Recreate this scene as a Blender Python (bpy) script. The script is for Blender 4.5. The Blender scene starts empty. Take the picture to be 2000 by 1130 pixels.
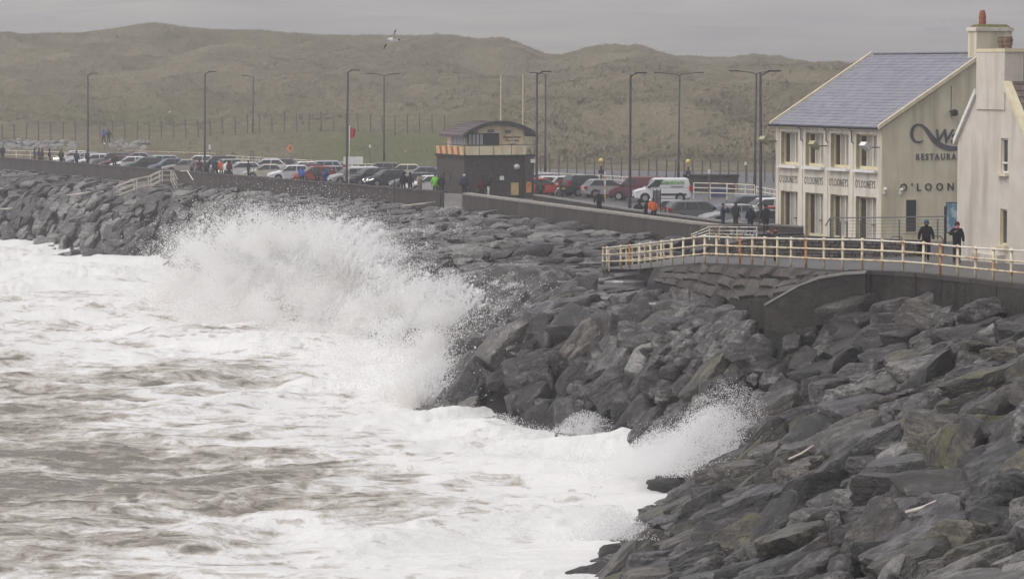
import bpy, bmesh, math, random
import numpy as np
from mathutils import Vector, Matrix
random.seed(7)
rng = np.random.default_rng(11)
sc = bpy.context.scene
COL = sc.collection
R = math.radians
HAZE, HAZE_COL = .00052, (.845, .837, .88, 1)

# ------------------------------------------------------------------ camera
CAMZ = 16.0
F = 6400.0                      # focal length in photograph pixels (2000 px wide)
PITCH = math.atan(422.0 / F)
cam_d = bpy.data.cameras.new('camera')
cam_d.sensor_width = 36.0
cam_d.lens = 36.0 * F / 2000.0
cam_d.clip_start = 0.5
cam_d.clip_end = 9000
cam = bpy.data.objects.new('camera', cam_d)
cam.location = (0, 0, CAMZ)
cam.rotation_euler = (math.pi / 2 - PITCH, 0, 0)
COL.objects.link(cam)
sc.camera = cam

# ------------------------------------------------------------------ sky and sun
SUN_EL = 58.0    # overcast: a very broad sun behind cloud, off the sea on the left
world = bpy.data.worlds.new('World')
sc.world = world
world.use_nodes = True
wn, wl = world.node_tree.nodes, world.node_tree.links
wn.clear()
sky = wn.new('ShaderNodeTexSky')
sky.sky_type = 'NISHITA'
sky.sun_disc = False
sky.sun_elevation = R(SUN_EL)
sky.sun_rotation = R(180 + 60)
sky.air_density = 1.0
sky.dust_density = 2.5
sky.ozone_density = 1.0
hsv = wn.new('ShaderNodeHueSaturation')
hsv.inputs['Saturation'].default_value = 0.0
tint = wn.new('ShaderNodeMix'); tint.data_type = 'RGBA'; tint.blend_type = 'MULTIPLY'; tint.inputs['Factor'].default_value = 1.0; tint.inputs['B'].default_value = (1.0, .985, 1.015, 1)   # cloud cover: grey, faintly lilac
bg = wn.new('ShaderNodeBackground')
bg.inputs['Strength'].default_value = 0.105
wo = wn.new('ShaderNodeOutputWorld')
wl.new(sky.outputs[0], hsv.inputs['Color'])
wl.new(hsv.outputs[0], tint.inputs['A']); wl.new(tint.outputs['Result'], bg.inputs['Color'])
wl.new(bg.outputs[0], wo.inputs['Surface'])
sun_d = bpy.data.lights.new('sun', 'SUN')
sun_d.energy = 1.5
sun_d.angle = R(44)
sun_d.color = (1.0, 0.97, 0.93)
sun = bpy.data.objects.new('sun', sun_d)
sun.rotation_euler = (R(90 - SUN_EL), 0, R(-60))
sun.location = (0, 0, 80)
COL.objects.link(sun)
sc.view_settings.view_transform = 'Standard'
sc.view_settings.look = 'None'
sc.view_settings.gamma = 1.0
sc.view_settings.use_curve_mapping = False
sc.view_settings.exposure = 0.46
sc.cycles.use_denoising = True
sc.cycles.max_bounces = 10
sc.cycles.diffuse_bounces = 8
sc.cycles.glossy_bounces = 2
sc.cycles.transmission_bounces = 2
sc.cycles.volume_bounces = 2
sc.cycles.caustics_reflective = False
sc.cycles.caustics_refractive = False

# ------------------------------------------------------------------ picture -> place
def PX(x, y, z):
    """the point of the plane at height z seen at photograph pixel x, y"""
    D = F * (CAMZ - z) / (y - 143.0)
    return ((x - 1000.0) / F * D, D, z)
def PD(x, y, D):
    return ((x - 1000.0) / F * D, D, CAMZ - (y - 143.0) / F * D)
def XD(x, D):
    return (x - 1000.0) / F * D
def lerp(a, b, t): return a + (b - a) * t
def sst(a, b, x):
    t = np.clip((x - a) / (b - a), 0, 1)
    return t * t * (3 - 2 * t)

# ------------------------------------------------------------------ noise (numpy)
_perm = np.random.default_rng(3).permutation(256)
_perm = np.concatenate([_perm, _perm, _perm])
_g3 = np.random.default_rng(4).normal(size=(256, 3)); _g3 /= np.linalg.norm(_g3, axis=1)[:, None]
def pn3(x, y, z, seed=0):
    x = np.asarray(x, float) + seed * 17.3; y = np.asarray(y, float) + seed * 7.7; z = np.asarray(z, float) + seed * 3.1
    x, y, z = np.broadcast_arrays(x, y, z)
    xi, yi, zi = np.floor(x).astype(int), np.floor(y).astype(int), np.floor(z).astype(int)
    xf, yf, zf = x - xi, y - yi, z - zi
    u, v, w = [t * t * t * (t * (t * 6 - 15) + 10) for t in (xf, yf, zf)]
    xi &= 255; yi &= 255; zi &= 255
    out = 0
    for a in (0, 1):
        pa = _perm[xi + a]; wa = u if a else 1 - u
        for b in (0, 1):
            pb = _perm[pa + yi + b]; wb = v if b else 1 - v
            for c in (0, 1):
                g = _g3[_perm[pb + zi + c]]; wc = w if c else 1 - w
                out = out + wa * wb * wc * (g[..., 0] * (xf - a) + g[..., 1] * (yf - b) + g[..., 2] * (zf - c))
    return out * 1.6
def pn2(x, y, seed=0): return pn3(x, y, 0.5 + seed * 0.37, seed)
def fbm2(x, y, oct=4, seed=0, gain=.5):
    o, a = 0, 1.0
    for k in range(oct):
        o = o + a * pn2(x, y, seed + k); x, y, a = x * 2.03, y * 2.03, a * gain
    return o

# ------------------------------------------------------------------ mesh helpers
class MB:
    """collects shapes, then links them as ONE mesh object"""
    def __init__(s): s.v, s.f, s.m = [], [], []
    def add(s, vs, fs, mi=0):
        n = len(s.v); s.v.extend([tuple(p) for p in vs])
        s.f.extend([tuple(i + n for i in f) for f in fs]); s.m.extend([mi] * len(fs)); return s
    def box(s, c, d, rz=0, mi=0, ry=0, rx=0):
        M = Matrix.Translation(c) @ Matrix.Rotation(rz, 4, 'Z') @ Matrix.Rotation(ry, 4, 'Y') @ Matrix.Rotation(rx, 4, 'X')
        h = [x / 2 for x in d]
        vs = [M @ Vector((a * h[0], b * h[1], e * h[2])) for a in (-1, 1) for b in (-1, 1) for e in (-1, 1)]
        return s.add(vs, [(0, 1, 3, 2), (4, 6, 7, 5), (0, 4, 5, 1), (2, 3, 7, 6), (0, 2, 6, 4), (1, 5, 7, 3)], mi)
    def hexa(s, b, t, mi=0):
        """b, t: four bottom and four top corners in the same turning sense"""
        return s.add(list(b) + list(t), [(3, 2, 1, 0), (4, 5, 6, 7), (0, 1, 5, 4), (1, 2, 6, 5), (2, 3, 7, 6), (3, 0, 4, 7)], mi)
    def tube(s, pts, r, n=6, mi=0, caps=True):
        pts = [Vector(p) for p in pts]; rs = r if isinstance(r, (list, tuple)) else [r] * len(pts)
        vs, fs = [], []
        for i, p in enumerate(pts):
            d = (pts[min(i + 1, len(pts) - 1)] - pts[max(i - 1, 0)]).normalized()
            a = Vector((0, 0, 1)) if abs(d.z) < .9 else Vector((1, 0, 0))
            u = d.cross(a).normalized(); w = d.cross(u)
            vs += [p + (u * math.cos(6.28318 * k / n) + w * math.sin(6.28318 * k / n)) * rs[i] for k in range(n)]
        for i in range(len(pts) - 1):
            for k in range(n):
                k2 = (k + 1) % n; fs.append((i * n + k, i * n + k2, (i + 1) * n + k2, (i + 1) * n + k))
        if caps:
            fs.append(tuple(range(n))); fs.append(tuple((len(pts) - 1) * n + k for k in reversed(range(n))))
        return s.add(vs, fs, mi)
    def lathe(s, prof, n=12, c=(0, 0, 0), mi=0):
        vs, fs = [], []
        for r, z in prof: vs += [(c[0] + r * math.cos(6.28318 * k / n), c[1] + r * math.sin(6.28318 * k / n), c[2] + z) for k in range(n)]
        for i in range(len(prof) - 1):
            for k in range(n):
                k2 = (k + 1) % n; fs.append((i * n + k, i * n + k2, (i + 1) * n + k2, (i + 1) * n + k))
        fs.append(tuple(reversed(range(n)))); fs.append(tuple((len(prof) - 1) * n + k for k in range(n)))
        return s.add(vs, fs, mi)
    def ball(s, c, r, n=8, mi=0, sq=(1, 1, 1)):
        vs, fs = [], []
        m = max(4, n // 2)
        for i in range(m + 1):
            t = math.pi * i / m
            for k in range(n):
                p = 6.28318 * k / n
                vs.append((c[0] + r * sq[0] * math.sin(t) * math.cos(p), c[1] + r * sq[1] * math.sin(t) * math.sin(p), c[2] + r * sq[2] * math.cos(t)))
        for i in range(m):
            for k in range(n):
                k2 = (k + 1) % n; fs.append((i * n + k, (i + 1) * n + k, (i + 1) * n + k2, i * n + k2))
        return s.add(vs, fs, mi)
    def strip(s, A, B, mi=0):
        n = len(A); return s.add(list(A) + list(B), [(i, i + 1, n + i + 1, n + i) for i in range(n - 1)], mi)
    def build(s, name, mats, parent=None, smooth=False, fix=True):
        me = bpy.data.meshes.new(name)
        me.from_pydata(s.v, [], s.f)
        if not isinstance(mats, (list, tuple)): mats = [mats]
        for m in mats: me.materials.append(m)
        if len(mats) > 1: me.polygons.foreach_set('material_index', s.m)
        if fix:
            bm = bmesh.new(); bm.from_mesh(me); bmesh.ops.recalc_face_normals(bm, faces=bm.faces); bm.to_mesh(me); bm.free()
        if smooth: me.polygons.foreach_set('use_smooth', [True] * len(me.polygons))
        o = bpy.data.objects.new(name, me); COL.objects.link(o)
        if parent: o.parent = parent
        return o
def np_mesh(name, verts, faces, mat, smooth=True, attrs=None):
    """verts (n,3), faces (m,k) arrays -> object"""
    me = bpy.data.meshes.new(name)
    verts = np.ascontiguousarray(verts, np.float32); faces = np.ascontiguousarray(faces, np.int32)
    k = faces.shape[1]
    me.vertices.add(len(verts)); me.vertices.foreach_set('co', verts.ravel())
    me.loops.add(faces.size); me.loops.foreach_set('vertex_index', faces.ravel())
    me.polygons.add(len(faces)); me.polygons.foreach_set('loop_start', np.arange(0, faces.size, k, dtype=np.int32))
    me.polygons.foreach_set('loop_total', np.full(len(faces), k, np.int32))
    if smooth: me.polygons.foreach_set('use_smooth', np.ones(len(faces), bool))
    for an, av in (attrs or {}).items():
        a = me.attributes.new(an, 'FLOAT', 'POINT'); a.data.foreach_set('value', np.ascontiguousarray(av, np.float32))
    me.update(calc_edges=True)
    if mat: me.materials.append(mat)
    o = bpy.data.objects.new(name, me); COL.objects.link(o)
    return o
def grid_faces(nr, nc):
    i = np.arange(nr - 1)[:, None] * nc + np.arange(nc - 1)[None, :]
    return np.stack([i, i + 1, i + nc + 1, i + nc], -1).reshape(-1, 4)
def tag(o, label=None, cat=None, group=None, kind=None):
    if label: o['label'] = label
    if cat: o['category'] = cat
    if group: o['group'] = group
    if kind: o['kind'] = kind
    return o
def thing(name, label, cat, loc=(0, 0, 0), rz=0.0, group=None):
    o = bpy.data.objects.new(name, None); COL.objects.link(o)
    o.empty_display_size = .3
    o.location = loc; o.rotation_euler = (0, 0, rz)
    return tag(o, label, cat, group)
def struct(o): o['kind'] = 'structure'; return o
def stuff(o): o['kind'] = 'stuff'; return o
def copy_tree(o, parent=None):
    c = o.copy(); COL.objects.link(c)
    if parent is not None: c.parent = parent
    for ch in o.children: copy_tree(ch, c)
    return c
def text_mesh(body, size, extrude=.02, xs=1.0, spacing=1.0, shear=0.0, bold=0.0):
    cu = bpy.data.curves.new('lettering', 'FONT'); cu.body = body; cu.size = size; cu.extrude = extrude
    cu.align_x = 'LEFT'; cu.space_character = spacing; cu.shear = shear; cu.offset = bold; cu.resolution_u = 2
    t = bpy.data.objects.new('lettering', cu); COL.objects.link(t)
    me = bpy.data.meshes.new_from_object(t.evaluated_get(bpy.context.evaluated_depsgraph_get()))
    bpy.data.objects.remove(t); bpy.data.curves.remove(cu)
    for v in me.vertices: v.co.x *= xs
    me.materials.clear(); me.name = 'lettering'
    return me
def put_text(me, mat, M, parent=None, name='lettering'):
    """M carries the text's own plane (x right, y up, z out) into the parent's space"""
    me.transform(M); me.materials.append(mat)
    o = bpy.data.objects.new(name, me); COL.objects.link(o)
    if parent: o.parent = parent
    return o

# ------------------------------------------------------------------ materials
def lin(r, g, b):
    f = lambda c: (c / 255 / 12.92) if c / 255 <= .04045 else ((c / 255 + .055) / 1.055) ** 2.4
    return (f(r), f(g), f(b), 1)
def c4(c): return tuple(c) if len(c) == 4 else tuple(c) + (1,)
def nmat(name, c1, c2=None, scale=3.0, rough=.8, bump=0.0, bscale=None, spec=.3, metal=0.0, stretch=(1, 1, 1), lo=.35, hi=.65, detail=5, c3=None, s3=.4, st3=(1, 1, 1)):
    m = bpy.data.materials.new(name); m.use_nodes = True
    n, l = m.node_tree.nodes, m.node_tree.links
    b = n['Principled BSDF']
    b.inputs['Roughness'].default_value = rough; b.inputs['Metallic'].default_value = metal
    b.inputs['Specular IOR Level'].default_value = spec
    c2 = c2 or tuple(x * .8 for x in c1[:3])
    tc = n.new('ShaderNodeTexCoord'); mp = n.new('ShaderNodeMapping'); mp.inputs['Scale'].default_value = stretch
    l.new(tc.outputs['Object'], mp.inputs['Vector'])
    t = n.new('ShaderNodeTexNoise'); t.inputs['Scale'].default_value = scale; t.inputs['Detail'].default_value = detail
    l.new(mp.outputs[0], t.inputs['Vector'])
    cr = n.new('ShaderNodeValToRGB'); e = cr.color_ramp.elements
    e[0].position, e[1].position = lo, hi; e[0].color, e[1].color = c4(c1), c4(c2)
    l.new(t.outputs['Fac'], cr.inputs['Fac'])
    out = cr.outputs['Color']
    if c3:
        t3 = n.new('ShaderNodeTexNoise'); t3.inputs['Scale'].default_value = s3; t3.inputs['Detail'].default_value = 6
        mp3 = n.new('ShaderNodeMapping'); mp3.inputs['Scale'].default_value = st3; l.new(tc.outputs['Object'], mp3.inputs['Vector']); l.new(mp3.outputs[0], t3.inputs['Vector'])
        r3 = n.new('ShaderNodeMapRange'); r3.inputs[1].default_value = .5; r3.inputs[2].default_value = .68; l.new(t3.outputs['Fac'], r3.inputs[0])
        mx = n.new('ShaderNodeMix'); mx.data_type = 'RGBA'; mx.inputs['B'].default_value = c4(c3)
        l.new(r3.outputs[0], mx.inputs['Factor']); l.new(out, mx.inputs['A']); out = mx.outputs['Result']
    l.new(out, b.inputs['Base Color'])
    if bump:
        tb = n.new('ShaderNodeTexNoise'); tb.inputs['Scale'].default_value = bscale or scale * 3; tb.inputs['Detail'].default_value = 5
        l.new(mp.outputs[0], tb.inputs['Vector'])
        bp = n.new('ShaderNodeBump'); bp.inputs['Strength'].default_value = 1.0; bp.inputs['Distance'].default_value = bump
        l.new(tb.outputs['Fac'], bp.inputs['Height']); l.new(bp.outputs[0], b.inputs['Normal'])
    return m
def rock_material(name, ca, cb, cc, lichen=(.10, .095, .045), lich=.35, use_attr=False):
    m = bpy.data.materials.new(name); m.use_nodes = True
    n, l = m.node_tree.nodes, m.node_tree.links; b = n['Principled BSDF']
    tc = n.new('ShaderNodeTexCoord'); geo = n.new('ShaderNodeNewGeometry')
    co = tc.outputs['Object']
    if not use_attr:                       # shift the pattern from one copy to the next
        oi = n.new('ShaderNodeObjectInfo'); ml = n.new('ShaderNodeMath'); ml.operation = 'MULTIPLY'; ml.inputs[1].default_value = 37.0
        l.new(oi.outputs['Random'], ml.inputs[0]); ad = n.new('ShaderNodeVectorMath'); ad.operation = 'ADD'
        l.new(co, ad.inputs[0]); l.new(ml.outputs[0], ad.inputs[1]); co = ad.outputs[0]
    def noise(scale, detail=6, st=None, rough=.6):
        t = n.new('ShaderNodeTexNoise'); t.inputs['Scale'].default_value = scale; t.inputs['Detail'].default_value = detail; t.inputs['Roughness'].default_value = rough
        if st:
            mp = n.new('ShaderNodeMapping'); mp.inputs['Scale'].default_value = st; mp.inputs['Rotation'].default_value = (.2, .15, .3); l.new(co, mp.inputs['Vector']); l.new(mp.outputs[0], t.inputs['Vector'])
        else: l.new(co, t.inputs['Vector'])
        return t.outputs['Fac']
    big, fine, strata = noise(1.1, 7), noise(8.0, 10, None, .74), noise(2.0, 7, (.8, .8, 3.2))
    cr = n.new('ShaderNodeValToRGB'); e = cr.color_ramp.elements
    e[0].position, e[1].position = .36, .63; e[0].color, e[1].color = c4(ca), c4(cc)
    x = e.new(.5); x.color = c4(cb)
    mm = n.new('ShaderNodeMath'); mm.operation = 'ADD'; m1 = n.new('ShaderNodeMath'); m1.operation = 'MULTIPLY'; m1.inputs[1].default_value = .5
    l.new(fine, m1.inputs[0]); l.new(m1.outputs[0], mm.inputs[0]); m2 = n.new('ShaderNodeMath'); m2.operation = 'MULTIPLY'; m2.inputs[1].default_value = .5
    if use_attr:
        at = n.new('ShaderNodeAttribute'); at.attribute_name = 'tint'
        m3 = n.new('ShaderNodeMath'); m3.operation = 'MULTIPLY_ADD'; m3.inputs[1].default_value = .8; m3.inputs[2].default_value = -.4
        l.new(at.outputs['Fac'], m3.inputs[0]); a3 = n.new('ShaderNodeMath'); a3.operation = 'ADD'; l.new(strata, a3.inputs[0]); l.new(m3.outputs[0], a3.inputs[1]); l.new(a3.outputs[0], m2.inputs[0])
    else:
        a3 = n.new('ShaderNodeMath'); a3.operation = 'MULTIPLY_ADD'; a3.inputs[1].default_value = .22; l.new(oi.outputs['Random'], a3.inputs[0]); a4 = n.new('ShaderNodeMath'); a4.operation = 'ADD'; a4.inputs[1].default_value = -.11; l.new(strata, a4.inputs[0]); l.new(a4.outputs[0], a3.inputs[2]); l.new(a3.outputs[0], m2.inputs[0])
    l.new(m2.outputs[0], mm.inputs[1]); l.new(mm.outputs[0], cr.inputs['Fac'])
    # lichen: patches of their own on upward faces
    sx = n.new('ShaderNodeSeparateXYZ'); l.new(geo.outputs['Normal'], sx.inputs[0])
    mr = n.new('ShaderNodeMapRange'); mr.inputs[1].default_value = .52 + (.5 - lich) * .25; mr.inputs[2].default_value = .68 + (.5 - lich) * .25; l.new(big, mr.inputs[0])
    mz = n.new('ShaderNodeMapRange'); mz.inputs[1].default_value = .1; mz.inputs[2].default_value = .7; l.new(sx.outputs['Z'], mz.inputs[0])
    mu = n.new('ShaderNodeMath'); mu.operation = 'MULTIPLY'; l.new(mr.outputs[0], mu.inputs[0]); l.new(mz.outputs[0], mu.inputs[1])
    mu2 = n.new('ShaderNodeMath'); mu2.operation = 'MULTIPLY'; mu2.inputs[1].default_value = min(1, lich * 1.8); l.new(mu.outputs[0], mu2.inputs[0])
    mx = n.new('ShaderNodeMix'); mx.data_type = 'RGBA'; mx.inputs['B'].default_value = c4(lichen)
    l.new(mu2.outputs[0], mx.inputs['Factor']); l.new(cr.outputs[0], mx.inputs['A']); l.new(mx.outputs['Result'], b.inputs['Base Color'])
    rr = n.new('ShaderNodeMapRange'); rr.inputs[3].default_value = .24; rr.inputs[4].default_value = .55; rr.inputs[1].default_value = .35; rr.inputs[2].default_value = .6; l.new(big, rr.inputs[0]); l.new(rr.outputs[0], b.inputs['Roughness'])
    b.inputs['Specular IOR Level'].default_value = .6; b.inputs['Coat Weight'].default_value = .3; b.inputs['Coat Roughness'].default_value = .28   # a film of rain and spray
    h = n.new('ShaderNodeMath'); h.operation = 'MULTIPLY_ADD'; h.inputs[1].default_value = .6; l.new(fine, h.inputs[0])
    hs = n.new('ShaderNodeMath'); hs.operation = 'MULTIPLY'; hs.inputs[1].default_value = .55; l.new(strata, hs.inputs[0]); vo = n.new('ShaderNodeTexVoronoi'); vo.feature = 'DISTANCE_TO_EDGE'; vo.inputs['Scale'].default_value = 1.6; wv_ = n.new('ShaderNodeVectorMath'); wv_.operation = 'MULTIPLY_ADD'; wv_.inputs[1].default_value = (.5, .5, .5); wc = n.new('ShaderNodeTexNoise'); wc.inputs['Scale'].default_value = 2.5; wc.inputs['Detail'].default_value = 5; l.new(co, wc.inputs['Vector']); l.new(wc.outputs['Color'], wv_.inputs[0]); l.new(co, wv_.inputs[2]); l.new(wv_.outputs[0], vo.inputs['Vector'])
    vr = n.new('ShaderNodeMapRange'); vr.inputs[2].default_value = .045; vr.inputs[3].default_value = -.22; vr.inputs[4].default_value = 0.0; l.new(vo.outputs['Distance'], vr.inputs[0]); ha = n.new('ShaderNodeMath'); ha.operation = 'ADD'; l.new(hs.outputs[0], ha.inputs[0]); l.new(vr.outputs[0], ha.inputs[1]); l.new(ha.outputs[0], h.inputs[2])
    bp = n.new('ShaderNodeBump'); bp.inputs['Strength'].default_value = 1.0; bp.inputs['Distance'].default_value = .17; l.new(h.outputs[0], bp.inputs['Height']); l.new(bp.outputs[0], b.inputs['Normal'])
    return m
M = {}
M['rock_charcoal'] = rock_material('charcoal rock', (.005, .005, .0052), (.016, .0157, .016), (.115, .113, .114), lich=.18)
M['rock_brown'] = rock_material('brown grey rock', (.0075, .0064, .0053), (.028, .0235, .0195), (.18, .156, .132), lich=.3)
M['rock_olive'] = rock_material('lichened rock', (.009, .008, .0057), (.031, .027, .0192), (.165, .146, .105), lichen=(.105, .098, .035), lich=.55)
M['rock_purple'] = rock_material('purple grey rock', (.008, .0072, .0078), (.029, .0263, .0283), (.18, .168, .176), lich=.15)
M['rock_pale'] = rock_material('pale grey rock', (.025, .023, .0215), (.066, .061, .057), (.23, .216, .202), lich=.25)
M['rock_mass'] = rock_material('mixed rock', (.0075, .007, .007), (.038, .0355, .0345), (.26, .246, .235), lich=.25, use_attr=True)
M['rubble'] = nmat('dark rubble', (.006, .006, .006), (.016, .0155, .015), 1.5, .8, .2)  # near-black, so the colour carries the shade of the boulder gaps
M['concrete_wall'] = nmat('wet sea wall concrete', (.040, .033, .030), (.066, .056, .050), .9, .6, .02, 9, stretch=(1, 1, .35), c3=(.04, .034, .03), s3=.8, st3=(1, 1, .25))
M['concrete_pale'] = nmat('pale concrete coping', (.23, .21, .185), (.33, .31, .28), 2.5, .7, .01, 12)
M['concrete_grey'] = nmat('grey concrete', (.19, .185, .18), (.26, .25, .24), 2, .7, .01, 12)
M['concrete_dark'] = nmat('dark stained concrete', (.018, .015, .013), (.040, .034, .030), 1.6, .6, .05, 5, c3=(.010, .009, .008), s3=1.2, st3=(1, 1, .3))
M['asphalt'] = nmat('wet asphalt', (.055, .054, .055), (.085, .083, .083), .6, .38, .006, 25, spec=.5)
M['paving'] = nmat('wet dark paving', (.05, .048, .048), (.08, .077, .076), .5, .42, .006, 20, spec=.5)
M['white'] = nmat('white paint', (.72, .71, .68), (.80, .79, .77), 3, .5)
M['cream'] = nmat('cream paint', (.62, .54, .36), (.72, .65, .48), 2.5, .5)
M['rail_cream'] = nmat('weathered cream rail paint', (.60, .53, .36), (.70, .64, .50), 4, .5, c3=(.42, .22, .09), s3=2.2)
M['rail_white'] = nmat('white rail paint', (.70, .66, .56), (.78, .76, .70), 4, .45, c3=(.5, .36, .2), s3=1.5)
M['rust'] = nmat('rusted paint', (.36, .13, .04), (.55, .30, .12), 5, .8)
M['dark_metal'] = nmat('dark painted steel', (.028, .026, .03), (.045, .042, .046), 4, .5, metal=.2)
M['mid_metal'] = nmat('grey galvanised steel', (.13, .125, .12), (.2, .19, .18), 4, .45, metal=.5)
M['wood'] = nmat('weathered fence timber', (.10, .088, .078), (.16, .14, .125), 6, .85)
M['wire'] = nmat('rusty wire', (.09, .075, .065), None, 6, .7)
M['black'] = nmat('black rubber', (.012, .012, .012), (.02, .02, .02), 5, .6)
# ================================================================== LAND
SHORE = np.array([(0, 40), (0.8, 60), (2.0, 75), (2.4, 90), (3.0, 103.7), (5.0, 115), (6.2, 119.5), (6.7, 126), (5.9, 132), (4.6, 138), (1.6, 144), (-3.3, 149.5),
                  (-3.5, 158), (-4.4, 170), (-9.2, 190), (-19, 230), (-27, 262), (-30, 275), (-34.5, 274.5), (-39.2, 274), (-39.6, 277), (-35, 281), (-38.2, 288), (-45, 302), (-53.5, 311), (-80, 330), (-130, 366)], float)
CREST = np.array([(20, 40, 8.2), (19.5, 85, 8.0), (18.6, 100, 7.9), (17.6, 113.5, 7.85), (15.4, 123.5, 7.7), (13.7, 127.5, 7.45), (10.05, 129.5, 6.95), (8.6, 146, 5.8), (7.2, 160, 5.3), (5.0, 178, 4.9), (5.6, 187, 5.3),
                  (12.2, 190, 5.9), (6.4, 209, 5.85), (-3.6, 243, 5.9), (-5.6, 246, 5.9), (-15.2, 266, 5.9), (-28.8, 295, 5.8), (-40.3, 318, 5.8), (-55.4, 349, 5.8), (-92, 395, 5.8), (-130, 410, 5.8)], float)
WALL_TOP = 7.15
def poly_dist(x, y, P):
    """distance to polyline, side sign (+ left of the running direction), interpolated third column"""
    best = np.full(np.shape(x), 1e9); val = np.zeros(np.shape(x))
    for i in range(len(P) - 1):
        ax, ay = P[i][:2]; bx, by = P[i + 1][:2]; dx, dy = bx - ax, by - ay; L2 = dx * dx + dy * dy
        t = np.clip(((x - ax) * dx + (y - ay) * dy) / L2, 0, 1)
        d = np.hypot(x - ax - t * dx, y - ay - t * dy)
        if P.shape[1] > 2: val = np.where(d < best, P[i][2] + (P[i + 1][2] - P[i][2]) * t, val)
        best = np.minimum(best, d)
    return best, val
def in_poly(x, y, poly):
    c = np.zeros(np.shape(x), bool); j = len(poly) - 1
    for i in range(len(poly)):
        xi, yi = poly[i][:2]; xj, yj = poly[j][:2]
        c ^= ((yi > y) != (yj > y)) & (x < (xj - xi) * (y - yi) / (yj - yi + 1e-12) + xi); j = i
    return c
_SEA = [tuple(p) for p in SHORE] + [(-900, 380), (-900, 40)]
_BERM = [tuple(p) for p in SHORE] + [tuple(p[:2]) for p in CREST[::-1]]
def rock_height(x, y):
    d, _ = poly_dist(x, y, SHORE); dc, zc = poly_dist(x, y, CREST)
    sea = in_poly(x, y, _SEA)
    t = d / (d + dc + 1e-6)
    far = sst(128, 152, y)
    p = (1 - far) * np.power(t, .92) + far * (1 - (1 - t) ** 3)
    z = zc * p
    spit = sst(268, 274, y) * sst(290, 280, y) * sst(-28, -33, x)
    z = z * (1 - .55 * spit)
    return np.where(sea, -.5 * d, z), np.where(sea, -d, d), dc

# --- the dune land behind the car park: height from measured profiles (columns by bearing)
_cols = np.array([-400, 0, 150, 300, 450, 560, 700, 830, 960, 1100, 1250, 1330, 1450, 1560, 1680, 1900, 2400], float)
_D = np.array([300, 345, 400, 450, 520, 600, 680, 760, 1000], float)
_ridge = np.array([68, 71, 70, 52, 65, 69, 71, 72, 84, 108, 97, 112, 118, 126, 133, 140, 146], float)
_prof_l = np.array([6.0, 6.0, 7.4, 9.2, 12.0, 18.0])      # left columns up to D = 600
_prof_m = np.array([6.0, 6.0, 8.8, 10.2, 13.2, 18.0])
_prof_r = np.array([6.0, 6.4, 9.8, 13.8, 14.0, 17.4])
_Z = np.zeros((len(_cols), len(_D)))
for i, c in enumerate(_cols):
    zr = CAMZ + (143 - _ridge[i]) / F * 680
    w = np.clip((c - 300) / 500, 0, 1); w2 = np.clip((c - 850) / 350, 0, 1)
    pr = (_prof_l * (1 - w) + _prof_m * w) * (1 - w2) + _prof_r * w2
    pr = np.where(np.arange(6) == 5, np.minimum(pr, zr - 3.0), pr)
    _Z[i, :6] = pr; _Z[i, 6] = zr; _Z[i, 7] = zr - 9; _Z[i, 8] = 6
def land_height(x, y):
    c = np.clip(1000 + x / np.maximum(y, 1) * F, _cols[0], _cols[-1] - 1e-3)
    i = np.clip(np.searchsorted(_cols, c, 'right') - 1, 0, len(_cols) - 2)
    tx = (c - _cols[i]) / (_cols[i + 1] - _cols[i]); tx = tx * tx * (3 - 2 * tx)
    D = np.clip(y, _D[0], _D[-1] - 1e-3); j = np.clip(np.searchsorted(_D, D, 'right') - 1, 0, len(_D) - 2)
    ty = (D - _D[j]) / (_D[j + 1] - _D[j]); ty = ty * ty * (3 - 2 * ty)
    z = (_Z[i, j] * (1 - tx) + _Z[i + 1, j] * tx) * (1 - ty) + (_Z[i, j + 1] * (1 - tx) + _Z[i + 1, j + 1] * tx) * ty
    k = (1 - .5 * sst(620, 680, y)) * (sst(375, 470, y) * (1 - sst(850, 1000, c)) + sst(340, 400, y) * sst(850, 1000, c)) * (1 - .6 * sst(640, 680, y)) * sst(960, 700, y)
    wx = x + 9 * pn2(x / 31, y / 31, 21); wy = y + 12 * pn2(x / 27, y / 27, 22)
    r1 = 1 - np.abs(pn2(wx / 46, wy / 60, 5)) * 2; r2 = 1 - np.abs(pn2(wx / 17, wy / 26, 6)) * 2
    z = z + k * (3.8 * (r1 - .35) + 1.5 * (r2 - .4) + .4 * fbm2(x / 6, y / 7, 3, 9))
    z = z + sst(350, 380, y) * .16 * fbm2(x / 1.6, y / 2.2, 3, 12)
    return z
nx, ny = 500, 560
ys = 296 + (1000 - 296) * np.linspace(0, 1, ny) ** 1.35
us = np.linspace(-.25, .25, nx)
GX = us[None, :] * ys[:, None]; GY = np.repeat(ys[:, None], nx, 1)
GZ = land_height(GX, GY)
_edge = sst(0, 12, GY - 300)
GZ = np.where(GY < 372, np.minimum(GZ, 5.93 + (GZ - 6.0) * sst(330, 372, GY)), GZ)
_seaward = in_poly(GX, GY, [tuple(q[:2]) for q in CREST] + [(-140, 420), (-900, 420), (-900, 20), (20, 20)])
GZ = np.where(_seaward, -2.8, GZ)
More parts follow.
